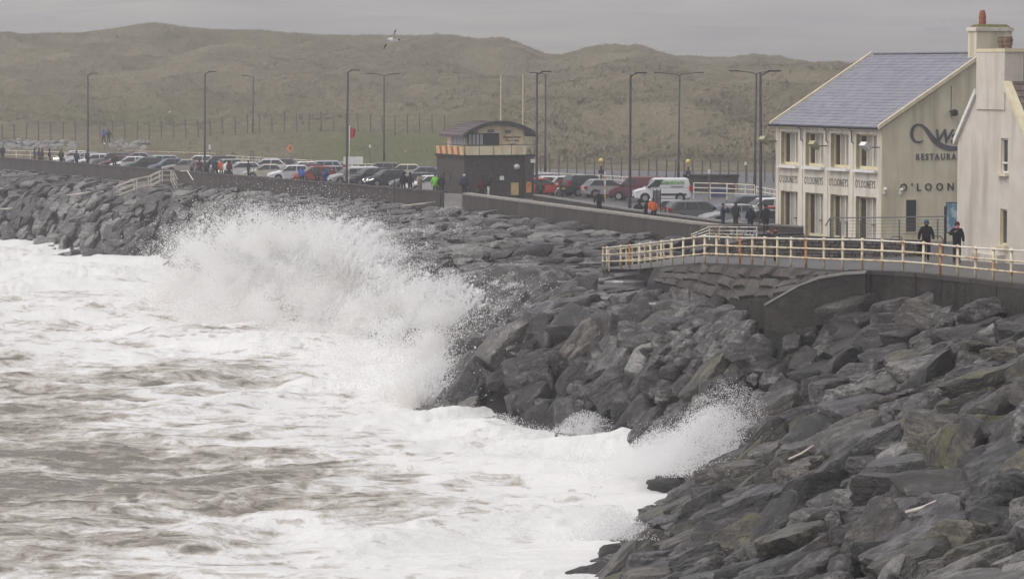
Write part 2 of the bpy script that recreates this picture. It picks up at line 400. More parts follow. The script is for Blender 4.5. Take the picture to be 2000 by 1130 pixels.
def dune_material():
    m = bpy.data.materials.new('dune grass'); m.use_nodes = True
    n, l = m.node_tree.nodes, m.node_tree.links; b = n['Principled BSDF']; b.inputs['Roughness'].default_value = .95; b.inputs['Specular IOR Level'].default_value = .1
    tc = n.new('ShaderNodeTexCoord')
    def noise(s, d, st=(1, 1, 1), r=.6):
        mp = n.new('ShaderNodeMapping'); mp.inputs['Scale'].default_value = st; l.new(tc.outputs['Object'], mp.inputs['Vector'])
        t = n.new('ShaderNodeTexNoise'); t.inputs['Scale'].default_value = s; t.inputs['Detail'].default_value = d; t.inputs['Roughness'].default_value = r; l.new(mp.outputs[0], t.inputs['Vector']); return t.outputs['Fac']
    a = noise(.09, 8, (1, .7, 1), .65); f = noise(1.5, 6, (1, .4, 1.5), .75)
    cr = n.new('ShaderNodeValToRGB'); e = cr.color_ramp.elements
    e[0].position, e[1].position = .3, .7; e[0].color, e[1].color = (.10, .09, .054, 1), (.28, .242, .168, 1); x = e.new(.5); x.color = (.178, .157, .104, 1)
    ad = n.new('ShaderNodeMath'); ad.operation = 'MULTIPLY_ADD'; ad.inputs[1].default_value = .5; h = n.new('ShaderNodeMath'); h.operation = 'MULTIPLY'; h.inputs[1].default_value = .5
    l.new(a, h.inputs[0]); l.new(f, ad.inputs[0]); l.new(h.outputs[0], ad.inputs[2]); l.new(ad.outputs[0], cr.inputs['Fac'])
    at = n.new('ShaderNodeAttribute'); at.attribute_name = 'green'
    mx = n.new('ShaderNodeMix'); mx.data_type = 'RGBA'; mx.inputs['B'].default_value = (.125, .138, .06, 1); l.new(at.outputs['Fac'], mx.inputs['Factor']); l.new(cr.outputs[0], mx.inputs['A'])
    l.new(mx.outputs['Result'], b.inputs['Base Color'])
    bp = n.new('ShaderNodeBump'); bp.inputs['Distance'].default_value = .5; l.new(f, bp.inputs['Height']); l.new(bp.outputs[0], b.inputs['Normal'])
    return m
M['dune'] = dune_material()
_px = 1000 + GX / GY * F
green = .8 * np.exp(-((_px - 310) / 150) ** 2 - ((GY - 455) / 22) ** 2) + .85 * sst(520, 680, _px) * sst(1100, 860, _px) * sst(330, 345, GY) * sst(405, 385, GY) + .25 * sst(.1, .6, fbm2(GX / 60, GY / 60, 3, 31))
struct(np_mesh('dunes', np.stack([GX, GY, GZ], -1).reshape(-1, 3), grid_faces(ny, nx), M['dune'], True, {'green': np.clip(green, 0, 1).ravel()}))
def land_z(x, y): return float(land_height(np.array([float(x)]), np.array([float(y)]))[0])

# marram tufts over the dunes: real blades, nobody could count them
nt = 105000
ty = 352 + (705 - 352) * rng.random(nt) ** 1.25; tx = (rng.random(nt) * .36 - .18) * ty
_tp = 1000 + tx / ty * F
keep = (fbm2(tx / 14, ty / 14, 3, 40) + rng.normal(0, .35, nt) > -.1) & ((ty > 425) | (_tp > 960) | (rng.random(nt) < .12))
tx, ty = tx[keep], ty[keep]; nt = len(tx); tz = land_height(tx, ty)
bv, bf = [], []
for k in range(3):
    ang = rng.random(nt) * 6.283; hh = .16 + .34 * rng.random(nt); ln = .25 + .45 * rng.random(nt); w = .05 + .04 * rng.random(nt)
    ox, oy = rng.normal(0, .22, nt), rng.normal(0, .22, nt)
    ca, sa = np.cos(ang), np.sin(ang)
    p0 = np.stack([tx + ox - sa * w, ty + oy + ca * w, tz - .08], -1); p1 = np.stack([tx + ox + sa * w, ty + oy - ca * w, tz - .08], -1)
    p2 = np.stack([tx + ox + ca * ln + .3 * ln, ty + oy + sa * ln, tz + hh], -1)
    bv.append(np.stack([p0, p1, p2], 1).reshape(-1, 3))
bv = np.concatenate(bv)
M['marram'] = nmat('marram blades', (.13, .113, .07), (.285, .24, .162), .12, .95, spec=.05)
for _o in M['marram'].node_tree.nodes:
    if _o.type == 'TEX_NOISE': _o.inputs['Detail'].default_value = 9
_n, _l = M['marram'].node_tree.nodes, M['marram'].node_tree.links
_cx = _n.new('ShaderNodeCombineXYZ'); _cx.inputs[1].default_value = -.25; _cx.inputs[2].default_value = .97; _l.new(_cx.outputs[0], _n['Principled BSDF'].inputs['Normal'])   # blades shade like the turf they stand in
tag(stuff(np_mesh('marram_grass', bv, np.arange(len(bv)).reshape(-1, 3), M['marram'], False)), 'dry marram grass tufts covering the dunes behind the car park', 'grass')

# far hillside across the bay, lost in the rain haze
hx = np.linspace(-1900, 1900, 110); hy = np.linspace(2300, 6400, 90); HX, HY = np.meshgrid(hx, hy)
def far_h(x, y): return 24 + 230 * sst(2500, 6300, y) + 30 * fbm2(x / 800, y / 900, 4, 51) * sst(2300, 3600, y)
HZ = far_h(HX, HY)
M['far'] = nmat('far fields', (.02, .028, .012), (.30, .29, .2), .0035, .95, c3=(.012, .015, .01), s3=.006)
struct(np_mesh('far_hill', np.stack([HX, HY, HZ], -1).reshape(-1, 3), grid_faces(90, 110), M['far']))
def far_z(x, y): return float(far_h(np.array([float(x)]), np.array([float(y)]))[0])
# plain that carries the ground on to the far hill and under everything
struct(MB().add([(-1950, 1, -3.0), (1950, 1, -3.0), (1950, 6500, -3.0), (-1950, 6500, -3.0)], [(0, 1, 2, 3)]).build('ground', M['rubble']))

# car park and promenade sheets
WALL = np.array([(-92, 396), (-55.2, 349.5), (-40.2, 319), (-28.8, 296), (-15.2, 267.5), (-5.6, 247.3), (-3.4, 243.6), (6.5, 210.5), (12.5, 191)], float)
def off_line(P, d):
    out = []
    for i in range(len(P)):
        a, b = P[max(i - 1, 0)], P[min(i + 1, len(P) - 1)]; t = (b - a)[:2]; t = t / np.hypot(*t); out.append((P[i][0] - t[1] * d, P[i][1] + t[0] * d))
    return np.array(out)
def line3(P, z): return [(p[0], p[1], z) for p in P]
W0, W5 = off_line(WALL, .1), off_line(WALL, 5.4)
struct(MB().strip(line3(W0, 6.6), line3(W5, 6.6)).build('promenade', M['paving']))
W5b = off_line(WALL, 5.0)
cp = MB().strip(line3(W5b, 6.0), [(-60, 440, 6.0), (-45, 392, 6.0), (-36, 372, 6.0), (-20, 356, 6.0), (0, 345, 6.0), (12, 338, 6.0), (30, 330, 6.0), (52, 322, 6.0), (62, 215, 6.0)])
struct(cp.build('car_park', M['asphalt']))
struct(MB().add([(33.9, 150, 5.97), (140, 150, 5.97), (140, 345, 5.97), (45, 345, 5.97)], [(0, 1, 2, 3)]).build('ground', M['asphalt']))

# ================================================================== ROCK ARMOUR
# rubble body under the boulders; its near-black colour paints in the gap shade
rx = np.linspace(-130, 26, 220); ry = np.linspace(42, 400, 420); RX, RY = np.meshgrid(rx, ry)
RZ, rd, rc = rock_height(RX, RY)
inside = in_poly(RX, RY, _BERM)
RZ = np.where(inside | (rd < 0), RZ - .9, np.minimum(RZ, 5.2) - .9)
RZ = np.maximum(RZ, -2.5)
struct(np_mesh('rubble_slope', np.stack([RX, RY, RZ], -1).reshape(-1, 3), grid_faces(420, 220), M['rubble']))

def ico(sub):
    bm = bmesh.new(); bmesh.ops.create_icosphere(bm, subdivisions=sub, radius=1.0)
    v = np.array([p.co[:] for p in bm.verts]); f = np.array([[x.index for x in p.verts] for p in bm.faces]); bm.free(); return v, f
ICO = {k: ico(k) for k in (2, 3, 4, 5)}
def rock_shape(dirs, seed, dims, detail=1.0):
    """an angular quarry stone: a polytope cut by random planes, edges knocked round, split along its bedding"""
    g = np.random.default_rng(seed)
    npl = int(g.integers(7, 11))
    nrm = g.normal(size=(npl, 3)); nrm /= np.linalg.norm(nrm, axis=1)[:, None]
    hgt = g.uniform(.78, 1.1, npl)
    ax = np.array([(1, 0, 0), (-1, 0, 0), (0, 1, 0), (0, -1, 0), (0, 0, 1), (0, 0, -1)], float) + g.normal(0, .16, (6, 3))
    ax /= np.linalg.norm(ax, axis=1)[:, None]
    nrm = np.concatenate([nrm, ax]); hgt = np.concatenate([hgt, g.uniform(.62, .8, 6)])
    q = np.maximum(dirs @ nrm.T, 1e-3) / hgt[None, :]
    p = 26.0
    r = np.power(np.sum(q ** p, axis=1), -1 / p)
    P = dirs * r[:, None]
    o = g.uniform(0, 50, 3)
    n1 = pn3(P[:, 0] * 1.7 + o[0], P[:, 1] * 1.7 + o[1], P[:, 2] * 1.7 + o[2]); n2 = pn3(P[:, 0] * 4.5 + o[1], P[:, 1] * 4.5, P[:, 2] * 9 + o[0]); n3 = pn3(P[:, 0] * 11, P[:, 1] * 11 + o[0], P[:, 2] * 16 + o[2])
    lay = np.abs(((P[:, 2] * 3.2 + .5 * n1 + o[0]) % 1.0) - .5)
    side = 1 - np.abs(dirs[:, 2])
    P = P * (1 + .10 * n1 + detail * (.06 * n2 + .035 * n3))[:, None]
    P[:, :2] *= (1 - .06 * detail * side * sst(.38, .5, lay))[:, None]
    return P * np.array(dims)[None, :]

def slope_frame(x, y):
    e = .8
    zx = (rock_height(np.array([x + e]), np.array([y]))[0] - rock_height(np.array([x - e]), np.array([y]))[0])[0] / (2 * e)
    zy = (rock_height(np.array([x]), np.array([y + e]))[0] - rock_height(np.array([x]), np.array([y - e]))[0])[0] / (2 * e)
    return zx, zy
# sample sites: dart throwing with a cell grid
def scatter(n, spacing):
    pts = []; cell = {}
    lo, hi = np.array([-66, 60.]), np.array([22, 352.])
    cand = lo + rng.random((n, 2)) * (hi - lo)
    x, y = cand[:, 0], cand[:, 1]
    u = x / y
    ok = (u > -.172) & (u < .23)
    cand = cand[ok]; x, y = cand[:, 0], cand[:, 1]
    z, d, dc = rock_height(x, y)
    ok = ((in_poly(x, y, _BERM)) & (dc > .55)) | ((d <= 0) & (d > -1.3))
    ok &= (np.degrees(np.arctan2(CAMZ - z, y)) < 9.6)
    cand, z, d, dc = cand[ok], z[ok], d[ok], dc[ok]
    for i in range(len(cand)):
        x, y = cand[i]
        s = spacing * (1.0 if y < 160 else 1.08 if y < 250 else .86)
        if d[i] < 6 and y > 128: s *= .96
        if d[i] + dc[i] < 7.5 and y < 150: s *= .72
        k = (int(x // 2.4), int(y // 2.4)); bad = False
        for a in (-1, 0, 1):
            for b in (-1, 0, 1):
                for (px, py) in cell.get((k[0] + a, k[1] + b), ()):
                    if (px - x) ** 2 + (py - y) ** 2 < s * s: bad = True; break
                if bad: break
            if bad: break
        if bad: continue
        cell.setdefault(k, []).append((x, y)); pts.append((x, y, z[i], d[i], dc[i]))
    return pts
SITES = scatter(90000, .93)
rocks = []
zx_all = None
_sx = np.array([s[0] for s in SITES]); _sy = np.array([s[1] for s in SITES])
_e = .8
_gx = (rock_height(_sx + _e, _sy)[0] - rock_height(_sx - _e, _sy)[0]) / (2 * _e)
_gy = (rock_height(_sx, _sy + _e)[0] - rock_height(_sx, _sy - _e)[0]) / (2 * _e)
for i, (x, y, z, d, dc) in enumerate(SITES):
    head = y > 128 and d < 7 and y < 185
    flat = y >= 128 and d >= 7
    L = random.choice([.72, .85, .95, 1.05, 1.2, 1.4]) * (1.0 if not flat else .95)
    if head: L *= 1.05
    if dc < 3 and y > 126: L *= .8
    if y > 250: L *= .78
    if flat or y > 185: dims = (L * 1.15, L * random.uniform(.7, .98), L * random.uniform(.28, .46))
    elif head: dims = (L * 1.12, L * random.uniform(.75, .98), L * random.uniform(.6, .85))
    else: dims = (L * 1.1, L * random.uniform(.66, .95), L * random.uniform(.44, .70))
    gx, gy = _gx[i], _gy[i]; g = math.hypot(gx, gy) + 1e-6
    up = math.atan2(gy, gx)
    if flat: az = random.gauss(0.2, .7); tilt = .5 * math.atan(g) + random.gauss(0, .10); roll = random.gauss(0, .10)
    elif head: az = up + random.gauss(0, 1.1); tilt = .75 * math.atan(g) * math.cos(az - up) + random.gauss(.05, .22); roll = random.gauss(0, .3)
    elif y > 185: az = up + random.gauss(0, .5); tilt = math.atan(g) + random.gauss(0.08, .2); roll = random.gauss(0, .2)
    else: az = up + .2 + random.gauss(0, .6); tilt = .7 * min(math.atan(g), .5) * math.cos(az - up) + random.gauss(0, .17); roll = random.gauss(-.05, .22)
    Rm = Matrix.Rotation(az, 3, 'Z') @ Matrix.Rotation(-tilt, 3, 'Y') @ Matrix.Rotation(roll, 3, 'X')
    zz = z + random.gauss(-.05, .12) - .12 * dims[2]
    tintn = float(pn2(np.array([x / 9.]), np.array([y / 9.]), 61)[0]) + random.gauss(0, .5) + (.22 if y < 112 else -.12 if y < 190 else 0)
    px = 1000 + x / y * F; sizep = (dims[0] + dims[1]) / y * F
    vis = -30 < px < 2030 and 143 + (CAMZ - zz - dims[2]) / y * F < 1150
    hid = (y > 152 and d < 9 and 330 < px < 900)
    rocks.append(dict(x=x, y=y, z=zz, d=d, dc=dc, dims=dims, R=Rm, tint=tintn, px=px, sp=sizep * (1 if vis else 0) * (.3 if hid else 1), head=head, flat=flat))
rocks.sort(key=lambda r: -r['sp'])
near, rest = rocks[:300], [r for r in rocks[300:]]
# --- smaller chinking stones wedged below the big ones
chink = []
for s_ in SITES:
    if s_[1] > 190: continue
    for _ in range(1 if s_[1] < 128 else 2):
        x, y = s_[0] + random.uniform(-.8, .8), s_[1] + random.uniform(-.8, .8); L = random.uniform(.38, .7)
        chink.append(dict(x=x, y=y, z=s_[2] - .42 + random.uniform(-.1, .12), dims=(L, L * .8, L * .62), R=Matrix.Rotation(random.uniform(0, 6.28), 3, 'Z') @ Matrix.Rotation(random.gauss(0, .5), 3, 'X'), tint=random.gauss(-.2, .5)))
# --- the rest, too many to single out: one mass
def joined(rl, sub, name):
    dv, fv = ICO[sub]; base = [rock_shape(dv, 900 + k, (1, 1, 1), 1.0) for k in range(24)]
    nv = len(dv); V_ = np.zeros((len(rl) * nv, 3), np.float32); T_ = np.zeros(len(rl) * nv, np.float32)
    for i, r in enumerate(rl):
        P = base[random.randrange(24)] * np.array(r['dims'])[None, :]
        if random.random() < .5: P = P * np.array([-1, -1, 1.])
        V_[i * nv:(i + 1) * nv] = P @ np.array(r['R']).T + np.array([r['x'], r['y'], r['z']])
        T_[i * nv:(i + 1) * nv] = np.clip(.47 + .24 * r['tint'] + (.09 if r.get('flat') or r['y'] > 185 else 0), 0, 1)
    Fa = (np.arange(len(rl))[:, None, None] * nv + fv[None]).reshape(-1, 3)
    return V_, Fa, T_
mid = [r for r in rest if r['y'] < 185]; farr = [r for r in rest if r['y'] >= 185]
v1, f1, t1 = joined(mid, 3, ''); v2, f2, t2 = joined(farr + chink, 2, '')
ms = np_mesh('rock_armour', np.concatenate([v1, v2]), np.concatenate([f1, f2 + len(v1)]), M['rock_mass'], True, {'tint': np.concatenate([t1, t2])})
ms.data.set_sharp_from_angle(angle=R(42))
tag(stuff(ms), 'mass of quarried boulders armouring the shore below the sea wall', 'rocks')
print('rocks', len(rocks), 'mid', len(mid), 'far', len(farr))
# --- the 300 that show largest, each a thing
VAR = []
for k in range(36):
    dv, fv = ICO[4]
    P = rock_shape(dv, 500 + k, (1, 1, 1), 1.0)
    me = bpy.data.meshes.new('boulder'); me.from_pydata(P.tolist(), [], fv.tolist()); me.polygons.foreach_set('use_smooth', [True] * len(fv)); me.set_sharp_from_angle(angle=R(38)); me.materials.append(M['rock_charcoal']); VAR.append(me)
TINTS = ['charcoal', 'brown-grey', 'lichen-stained', 'purple-grey', 'pale grey']
TM = dict(zip(TINTS, ('rock_charcoal', 'rock_brown', 'rock_olive', 'rock_purple', 'rock_pale')))
def seg_phrase(r):
    y, px = r['y'], r['px']
    if r['flat']: return 'on the flat rock shelf', 0
    if r['head']: return ('on the headland nose' if px < 1010 else 'on the headland face' if px < 1200 else 'above the small splash'), 1
    if y < 86: return 'at the very front', 2
    if y < 95: return 'near the pale stick', 3
    if y < 104: return 'beyond the pale stick', 4
    if y < 113: return 'right of the small splash', 5
    if y < 121: return 'below the white house', 6
    return 'below the curved wing wall', 7
lab = {}
for r in near:
    r['t'] = (TINTS[0] if r['tint'] < -.25 else TINTS[3] if r['tint'] < .12 else TINTS[1] if r['tint'] < .45 else TINTS[2] if r['tint'] < .8 else TINTS[4])
    if r['head'] and r['t'] == TINTS[2] and random.random() < .6: r['t'] = TINTS[0]
    a, b, c = r['dims']
    shape = 'long slab' if c / a < .42 and b / a < .68 else 'broad slab' if c / a < .42 else 'chunky block' if c / a > .54 else 'angular boulder'
    size = 'huge' if a > 1.45 else 'large' if a > 1.2 else 'smaller'
    h = r['d'] / (r['d'] + r['dc'])
    band = 'at the waterline' if r['d'] < 2.2 else 'low' if h < .38 else 'midway up' if h < .62 else 'high up' if h < .85 else 'under the wall'
    seg, _ = seg_phrase(r)
    if r['flat']: band = 'lying'
    shape = shape.replace('angular ', ''); r['base'] = f"{size} {r['t']} {shape}, {band} {seg}"
    lab.setdefault(r['base'], []).append(r)
for base, g in lab.items():
    g.sort(key=lambda r: r['px'])
    for k, r in enumerate(g):
        r['label'] = base if len(g) == 1 else base + ', ' + (('left of two', 'right of two')[k] if len(g) == 2 else ('leftmost', 'second from left', 'third from left', 'fourth from left', 'fifth from left', 'sixth from left', 'seventh from left')[min(k, 6)])
for i, r in enumerate(near):
    o = bpy.data.objects.new('boulder', VAR[i % 36]); COL.objects.link(o)
    o.matrix_world = Matrix.Translation((r['x'], r['y'], r['z'])) @ r['R'].to_4x4() @ Matrix.Diagonal((*r['dims'], 1))
    o.material_slots[0].link = 'OBJECT'; o.material_slots[0].material = M[TM[r['t']]]
    tag(o, r['label'], 'boulder', 'boulders of the shore armour')
# ================================================================== SEA
def ridge_line(x, y, P, w):
    """smooth bump along a polyline in the plan; w = half width"""
    d, a = poly_dist(x, y, np.array(P, float)); return a * np.exp(-(d / w) ** 2)
BORES = [([PX(250, 668, 0)[:2] + (.35,), PX(420, 690, .0)[:2] + (.5,), PX(560, 700, 0)[:2] + (.7,), PX(700, 715, 0)[:2] + (.7,), PX(800, 730, 0)[:2] + (.8,), PX(860, 775, 0)[:2] + (.8,)], 3.6),
         ([PX(480, 790, 0)[:2] + (.2,), PX(620, 775, 0)[:2] + (.6,), PX(760, 780, 0)[:2] + (.6,), PX(850, 800, 0)[:2] + (.3,)], 2.4),
         ([PX(60, 560, 0)[:2] + (.5,), PX(140, 548, 0)[:2] + (.9,), PX(230, 560, 0)[:2] + (.3,)], 5.0),
         ([PX(0, 640, 0)[:2] + (.6,), PX(120, 628, 0)[:2] + (.4,), PX(240, 610, 0)[:2] + (.3,)], 4.5),
         ([PX(300, 1085, 0)[:2] + (.15,), PX(420, 1062, 0)[:2] + (.35,), PX(540, 1058, 0)[:2] + (.4,), PX(640, 1075, 0)[:2] + (.3,), PX(800, 1075, 0)[:2] + (.15,)], 1.3),
         ([PX(780, 845, 0)[:2] + (.15,), PX(860, 838, 0)[:2] + (.45,), PX(1000, 870, 0)[:2] + (.4,), PX(1120, 890, 0)[:2] + (.5,), PX(1300, 900, 0)[:2] + (.6,)], 2.0)]
def sea_height(x, y):
    wx = x + 2.2 * pn2(x / 9, y / 9, 71); wy = y + 2.6 * pn2(x / 11, y / 8, 72)
    rot = .22; a, b = wx * math.cos(rot) + wy * math.sin(rot), -wx * math.sin(rot) + wy * math.cos(rot)
    h = .55 * (1 - 2 * np.abs(pn2(a / 24, b / 6.5, 73))) + .24 * (1 - 2 * np.abs(pn2(a / 7.5, b / 3.0, 74))) + .13 * (1 - 2 * np.abs(pn2(a / 3.4, b / 1.2, 75)))
    h = h + .055 * (1 - 2 * np.abs(pn2(a / 1.3, b / .55, 76))) + .012 * pn2(x / .25, y / .3, 77) - .15
    amp = .75 + .5 * sst(100, 220, y)
    h = h * amp
    for P, w in BORES:
        rl = ridge_line(wx, wy, P, w)
        h = h + rl * (1 + .25 * pn2(x / 2.6, y / 1.2, 78) + .22 * fbm2(x / .9, y / .6, 3, 79))
    return h
def foam_field(x, y):
    px = 1000 + x / y * F; py = 143 + CAMZ * F / y
    G = lambda cx, cy, sx, sy: np.exp(-((px - cx) / sx) ** 2 - ((py - cy) / sy) ** 2)
    f = .755 + .24 * G(750, 840, 420, 60) + .35 * G(900, 1090, 420, 70) + .3 * G(200, 560, 400, 60) + .35 * G(1100, 930, 250, 60) + .22 * G(150, 700, 280, 28)
    f = f - .38 * G(120, 960, 420, 95) - .22 * G(600, 960, 380, 50) - .34 * G(80, 790, 230, 38) - .2 * G(380, 740, 220, 22) - .22 * G(60, 1090, 300, 40)
    f = f + .5 * np.exp(-np.maximum(poly_dist(x, y, SHORE)[0] - .5, 0) / 3.0)
    for P, w in BORES: f = f + .35 * np.minimum(ridge_line(x, y, P, w * 1.6), 1)
    wx = x + 1.5 * pn2(x / 5, y / 5, 81); wy = y + 2 * pn2(x / 5, y / 5, 82)
    f = f + .28 * fbm2(wx / 9, wy / 4.2, 4, 83, .6)
    return f
rows = [88.0]
while rows[-1] < 352: rows.append(rows[-1] + .13 * (rows[-1] / 100) ** 2)
rows = np.array(rows); nc = 620
us = np.concatenate([np.linspace(-.175, .075, nc)])
WX = us[None, :] * rows[:, None]; WY = np.repeat(rows[:, None], nc, 1)
WZ = sea_height(WX, WY)
FO = foam_field(WX, WY)
def sea_material():
    m = bpy.data.materials.new('stormy sea'); m.use_nodes = True
    n, l = m.node_tree.nodes, m.node_tree.links; b = n['Principled BSDF']
    tc = n.new('ShaderNodeTexCoord')
    def noise(s, d, st=(1, 1, 1), r=.6, dist=0.0, rot=.18):
        mp = n.new('ShaderNodeMapping'); mp.inputs['Scale'].default_value = st; mp.inputs['Rotation'].default_value = (0, 0, rot); l.new(tc.outputs['Object'], mp.inputs['Vector'])
        t = n.new('ShaderNodeTexNoise'); t.inputs['Scale'].default_value = s; t.inputs['Detail'].default_value = d; t.inputs['Roughness'].default_value = r; t.inputs['Distortion'].default_value = dist; l.new(mp.outputs[0], t.inputs['Vector']); return t.outputs['Fac']
    def math_(op, a, b_=None, c=None):
        q = n.new('ShaderNodeMath'); q.operation = op
        for k, v in enumerate((a, b_, c)):
            if v is None: continue
            if isinstance(v, (int, float)): q.inputs[k].default_value = v
            else: l.new(v, q.inputs[k])
        return q.outputs[0]
    at = n.new('ShaderNodeAttribute'); at.attribute_name = 'foam'
    lace = noise(1.2, 8, (.5, .6, 1), .68, .5); streak = noise(.7, 7, (.2, 1.0, 1), .66, .35, .32); fine = noise(7, 6, (.6, .7, 1), .7)
    rid = math_('ABSOLUTE', math_('SUBTRACT', noise(1.2, 7, (.4, .75, 1), .62, .7, .3), .5))      # thin veins of foam
    v = math_('MULTIPLY_ADD', lace, 1.3, -.65); v = math_('ADD', v, math_('MULTIPLY_ADD', streak, 1.2, -.6)); v = math_('ADD', v, math_('MULTIPLY_ADD', fine, .4, -.2))
    v = math_('ADD', v, math_('MULTIPLY', math_('SUBTRACT', .055, rid), 2.6))
    v = math_('ADD', v, at.outputs['Fac'])
    mr = n.new('ShaderNodeMapRange'); mr.inputs[1].default_value = .26; mr.inputs[2].default_value = .88; l.new(v, mr.inputs[0])
    cr = n.new('ShaderNodeValToRGB'); e = cr.color_ramp.elements
    e[0].position, e[1].position = 0, 1; e[0].color, e[1].color = (.185, .168, .138, 1), (.74, .732, .728, 1)
    x = e.new(.35); x.color = (.38, .345, .295, 1); x = e.new(.7); x.color = (.60, .57, .53, 1)
    l.new(mr.outputs[0], cr.inputs['Fac']); l.new(cr.outputs[0], b.inputs['Base Color'])
    rg = n.new('ShaderNodeMapRange'); rg.inputs[3].default_value = .22; rg.inputs[4].default_value = .85; l.new(mr.outputs[0], rg.inputs[0]); l.new(rg.outputs[0], b.inputs['Roughness'])
    b.inputs['Specular IOR Level'].default_value = .35
    hh = math_('MULTIPLY_ADD', fine, .35, math_('MULTIPLY', mr.outputs[0], .5))
    bp = n.new('ShaderNodeBump'); bp.inputs['Distance'].default_value = .22; bp.inputs['Strength'].default_value = .8; l.new(hh, bp.inputs['Height']); l.new(bp.outputs[0], b.inputs['Normal'])
    return m
M['sea'] = sea_material()
struct(np_mesh('sea', np.stack([WX, WY, WZ], -1).reshape(-1, 3), grid_faces(len(rows), nc), M['sea'], True, {'foam': FO.ravel()}))
# calmer outlying water, so the sea goes on beyond the picture
ox = np.concatenate([np.linspace(-700, -20, 90)]); oy = np.linspace(4, 460, 110); OX, OY = np.meshgrid(ox, oy)
OZ = -.75 + .25 * pn2(OX / 20, OY / 12, 91)
struct(np_mesh('sea', np.stack([OX, OY, OZ], -1).reshape(-1, 3), grid_faces(110, 90), M['sea'], True, {'foam': np.full(OX.size, .55)}))
OX, OY = np.meshgrid(np.linspace(-22, 6, 40), np.linspace(4, 90, 60))
struct(np_mesh('sea', np.stack([OX, OY, -.75 + 0 * OX], -1).reshape(-1, 3), grid_faces(60, 40), M['sea'], True, {'foam': np.full(OX.size, .6)}))

# ================================================================== SPRAY (droplets, nobody could count them)
def foam_white(name, c, tr=.5):
    m = bpy.data.materials.new(name); m.use_nodes = True
    n, l = m.node_tree.nodes, m.node_tree.links; n.remove(n['Principled BSDF'])
    d = n.new('ShaderNodeBsdfDiffuse'); d.inputs['Color'].default_value = c4(c); t = n.new('ShaderNodeBsdfTranslucent'); t.inputs['Color'].default_value = c4(c)
    at = n.new('ShaderNodeAttribute'); at.attribute_name = 'sand'; cm = n.new('ShaderNodeMix'); cm.data_type = 'RGBA'; cm.inputs['A'].default_value = c4(c); cm.inputs['B'].default_value = (.82, .75, .65, 1); l.new(at.outputs['Fac'], cm.inputs['Factor']); l.new(cm.outputs['Result'], d.inputs['Color']); l.new(cm.outputs['Result'], t.inputs['Color'])
    mx = n.new('ShaderNodeMixShader'); mx.inputs[0].default_value = tr; l.new(d.outputs[0], mx.inputs[1]); l.new(t.outputs[0], mx.inputs[2]); l.new(mx.outputs[0], n['Material Output'].inputs['Surface'])
    return m
M['spray'] = foam_white('sea spray', (.985, .984, .983))
def points(name, P, rad, mat, label, cat, tint=None):
    me = bpy.data.meshes.new(name); me.vertices.add(len(P)); me.vertices.foreach_set('co', np.ascontiguousarray(P, np.float32).ravel())
    a = me.attributes.new('rad', 'FLOAT', 'POINT'); a.data.foreach_set('value', np.ascontiguousarray(rad, np.float32))
    a = me.attributes.new('sand', 'FLOAT', 'POINT'); a.data.foreach_set('value', np.ascontiguousarray(tint if tint is not None else np.zeros(len(P)), np.float32))
    me.materials.append(mat)
    o = bpy.data.objects.new(name, me); COL.objects.link(o)
    ng = bpy.data.node_groups.new('droplets', 'GeometryNodeTree')
    ng.interface.new_socket('Geometry', in_out='INPUT', socket_type='NodeSocketGeometry'); ng.interface.new_socket('Geometry', in_out='OUTPUT', socket_type='NodeSocketGeometry')
    gi, go = ng.nodes.new('NodeGroupInput'), ng.nodes.new('NodeGroupOutput'); mp = ng.nodes.new('GeometryNodeMeshToPoints'); na = ng.nodes.new('GeometryNodeInputNamedAttribute'); na.data_type = 'FLOAT'; na.inputs['Name'].default_value = 'rad'
    sm = ng.nodes.new('GeometryNodeSetMaterial'); sm.inputs['Material'].default_value = mat
    ng.links.new(gi.outputs[0], mp.inputs['Mesh']); ng.links.new(na.outputs[0], mp.inputs['Radius']); ng.links.new(mp.outputs[0], sm.inputs[0]); ng.links.new(sm.outputs[0], go.inputs[0])
    md = o.modifiers.new('droplets', 'NODES'); md.node_group = ng
    return tag(stuff(o), label, cat)
g = np.random.default_rng(77)
# main plume: billows placed along the breaking crest; (px, py, spread x, spread y, distance, spread along the view, weight)
def seaD(py): return CAMZ * F / (py - 143)
BIL = [(520, 500, 80, 46, 211, 2.6, 1.5), (425, 520, 52, 40, 215, 2.4, .8), (610, 500, 70, 42, 206, 2.4, 1.1), (355, 560, 34, 34, 219, 2.2, .35), (690, 562, 62, 42, 198, 2.2, .85), (770, 612, 55, 34, 188, 2.0, .7), (430, 672, 95, 15, 196, 4, .45), (560, 690, 95, 15, 190, 4, .5), (700, 735, 90, 16, 178, 4, .45),
       (845, 610, 42, 32, 178, 1.8, .55), (900, 605, 30, 22, 172, 1.5, .32), (480, 590, 90, 40, 206, 3, 1.1), (600, 610, 90, 42, 200, 3, 1.1), (720, 640, 80, 42, 190, 3, 1.0), (820, 665, 55, 45, 178, 2.4, .75),
       (866, 690, 32, 45, 166, 1.8, .9), (848, 755, 28, 36, 155, 1.6, .6), (780, 715, 60, 34, 170, 2.6, .9), (770, 765, 60, 26, 160, 2.2, .6), (640, 720, 80, 30, 180, 2.6, .5), (560, 455, 60, 22, 209, 1.6, .35), (460, 460, 45, 22, 213, 1.6, .25), (650, 470, 45, 26, 202, 1.6, .3)]
SRC = np.array([(300, 222, 520, 600), (340, 220, 482, 620), (400, 216, 438, 640), (460, 213, 424, 660), (530, 209, 415, 670), (600, 205, 420, 680), (650, 201, 436, 690), (700, 196, 466, 700), (760, 188, 528, 720), (810, 182, 554, 740), (850, 178, 545, 740), (905, 174, 556, 690), (945, 171, 572, 620)], float)
def src(p): return [np.interp(p, SRC[:, 0], SRC[:, k]) for k in (1, 2, 3)]
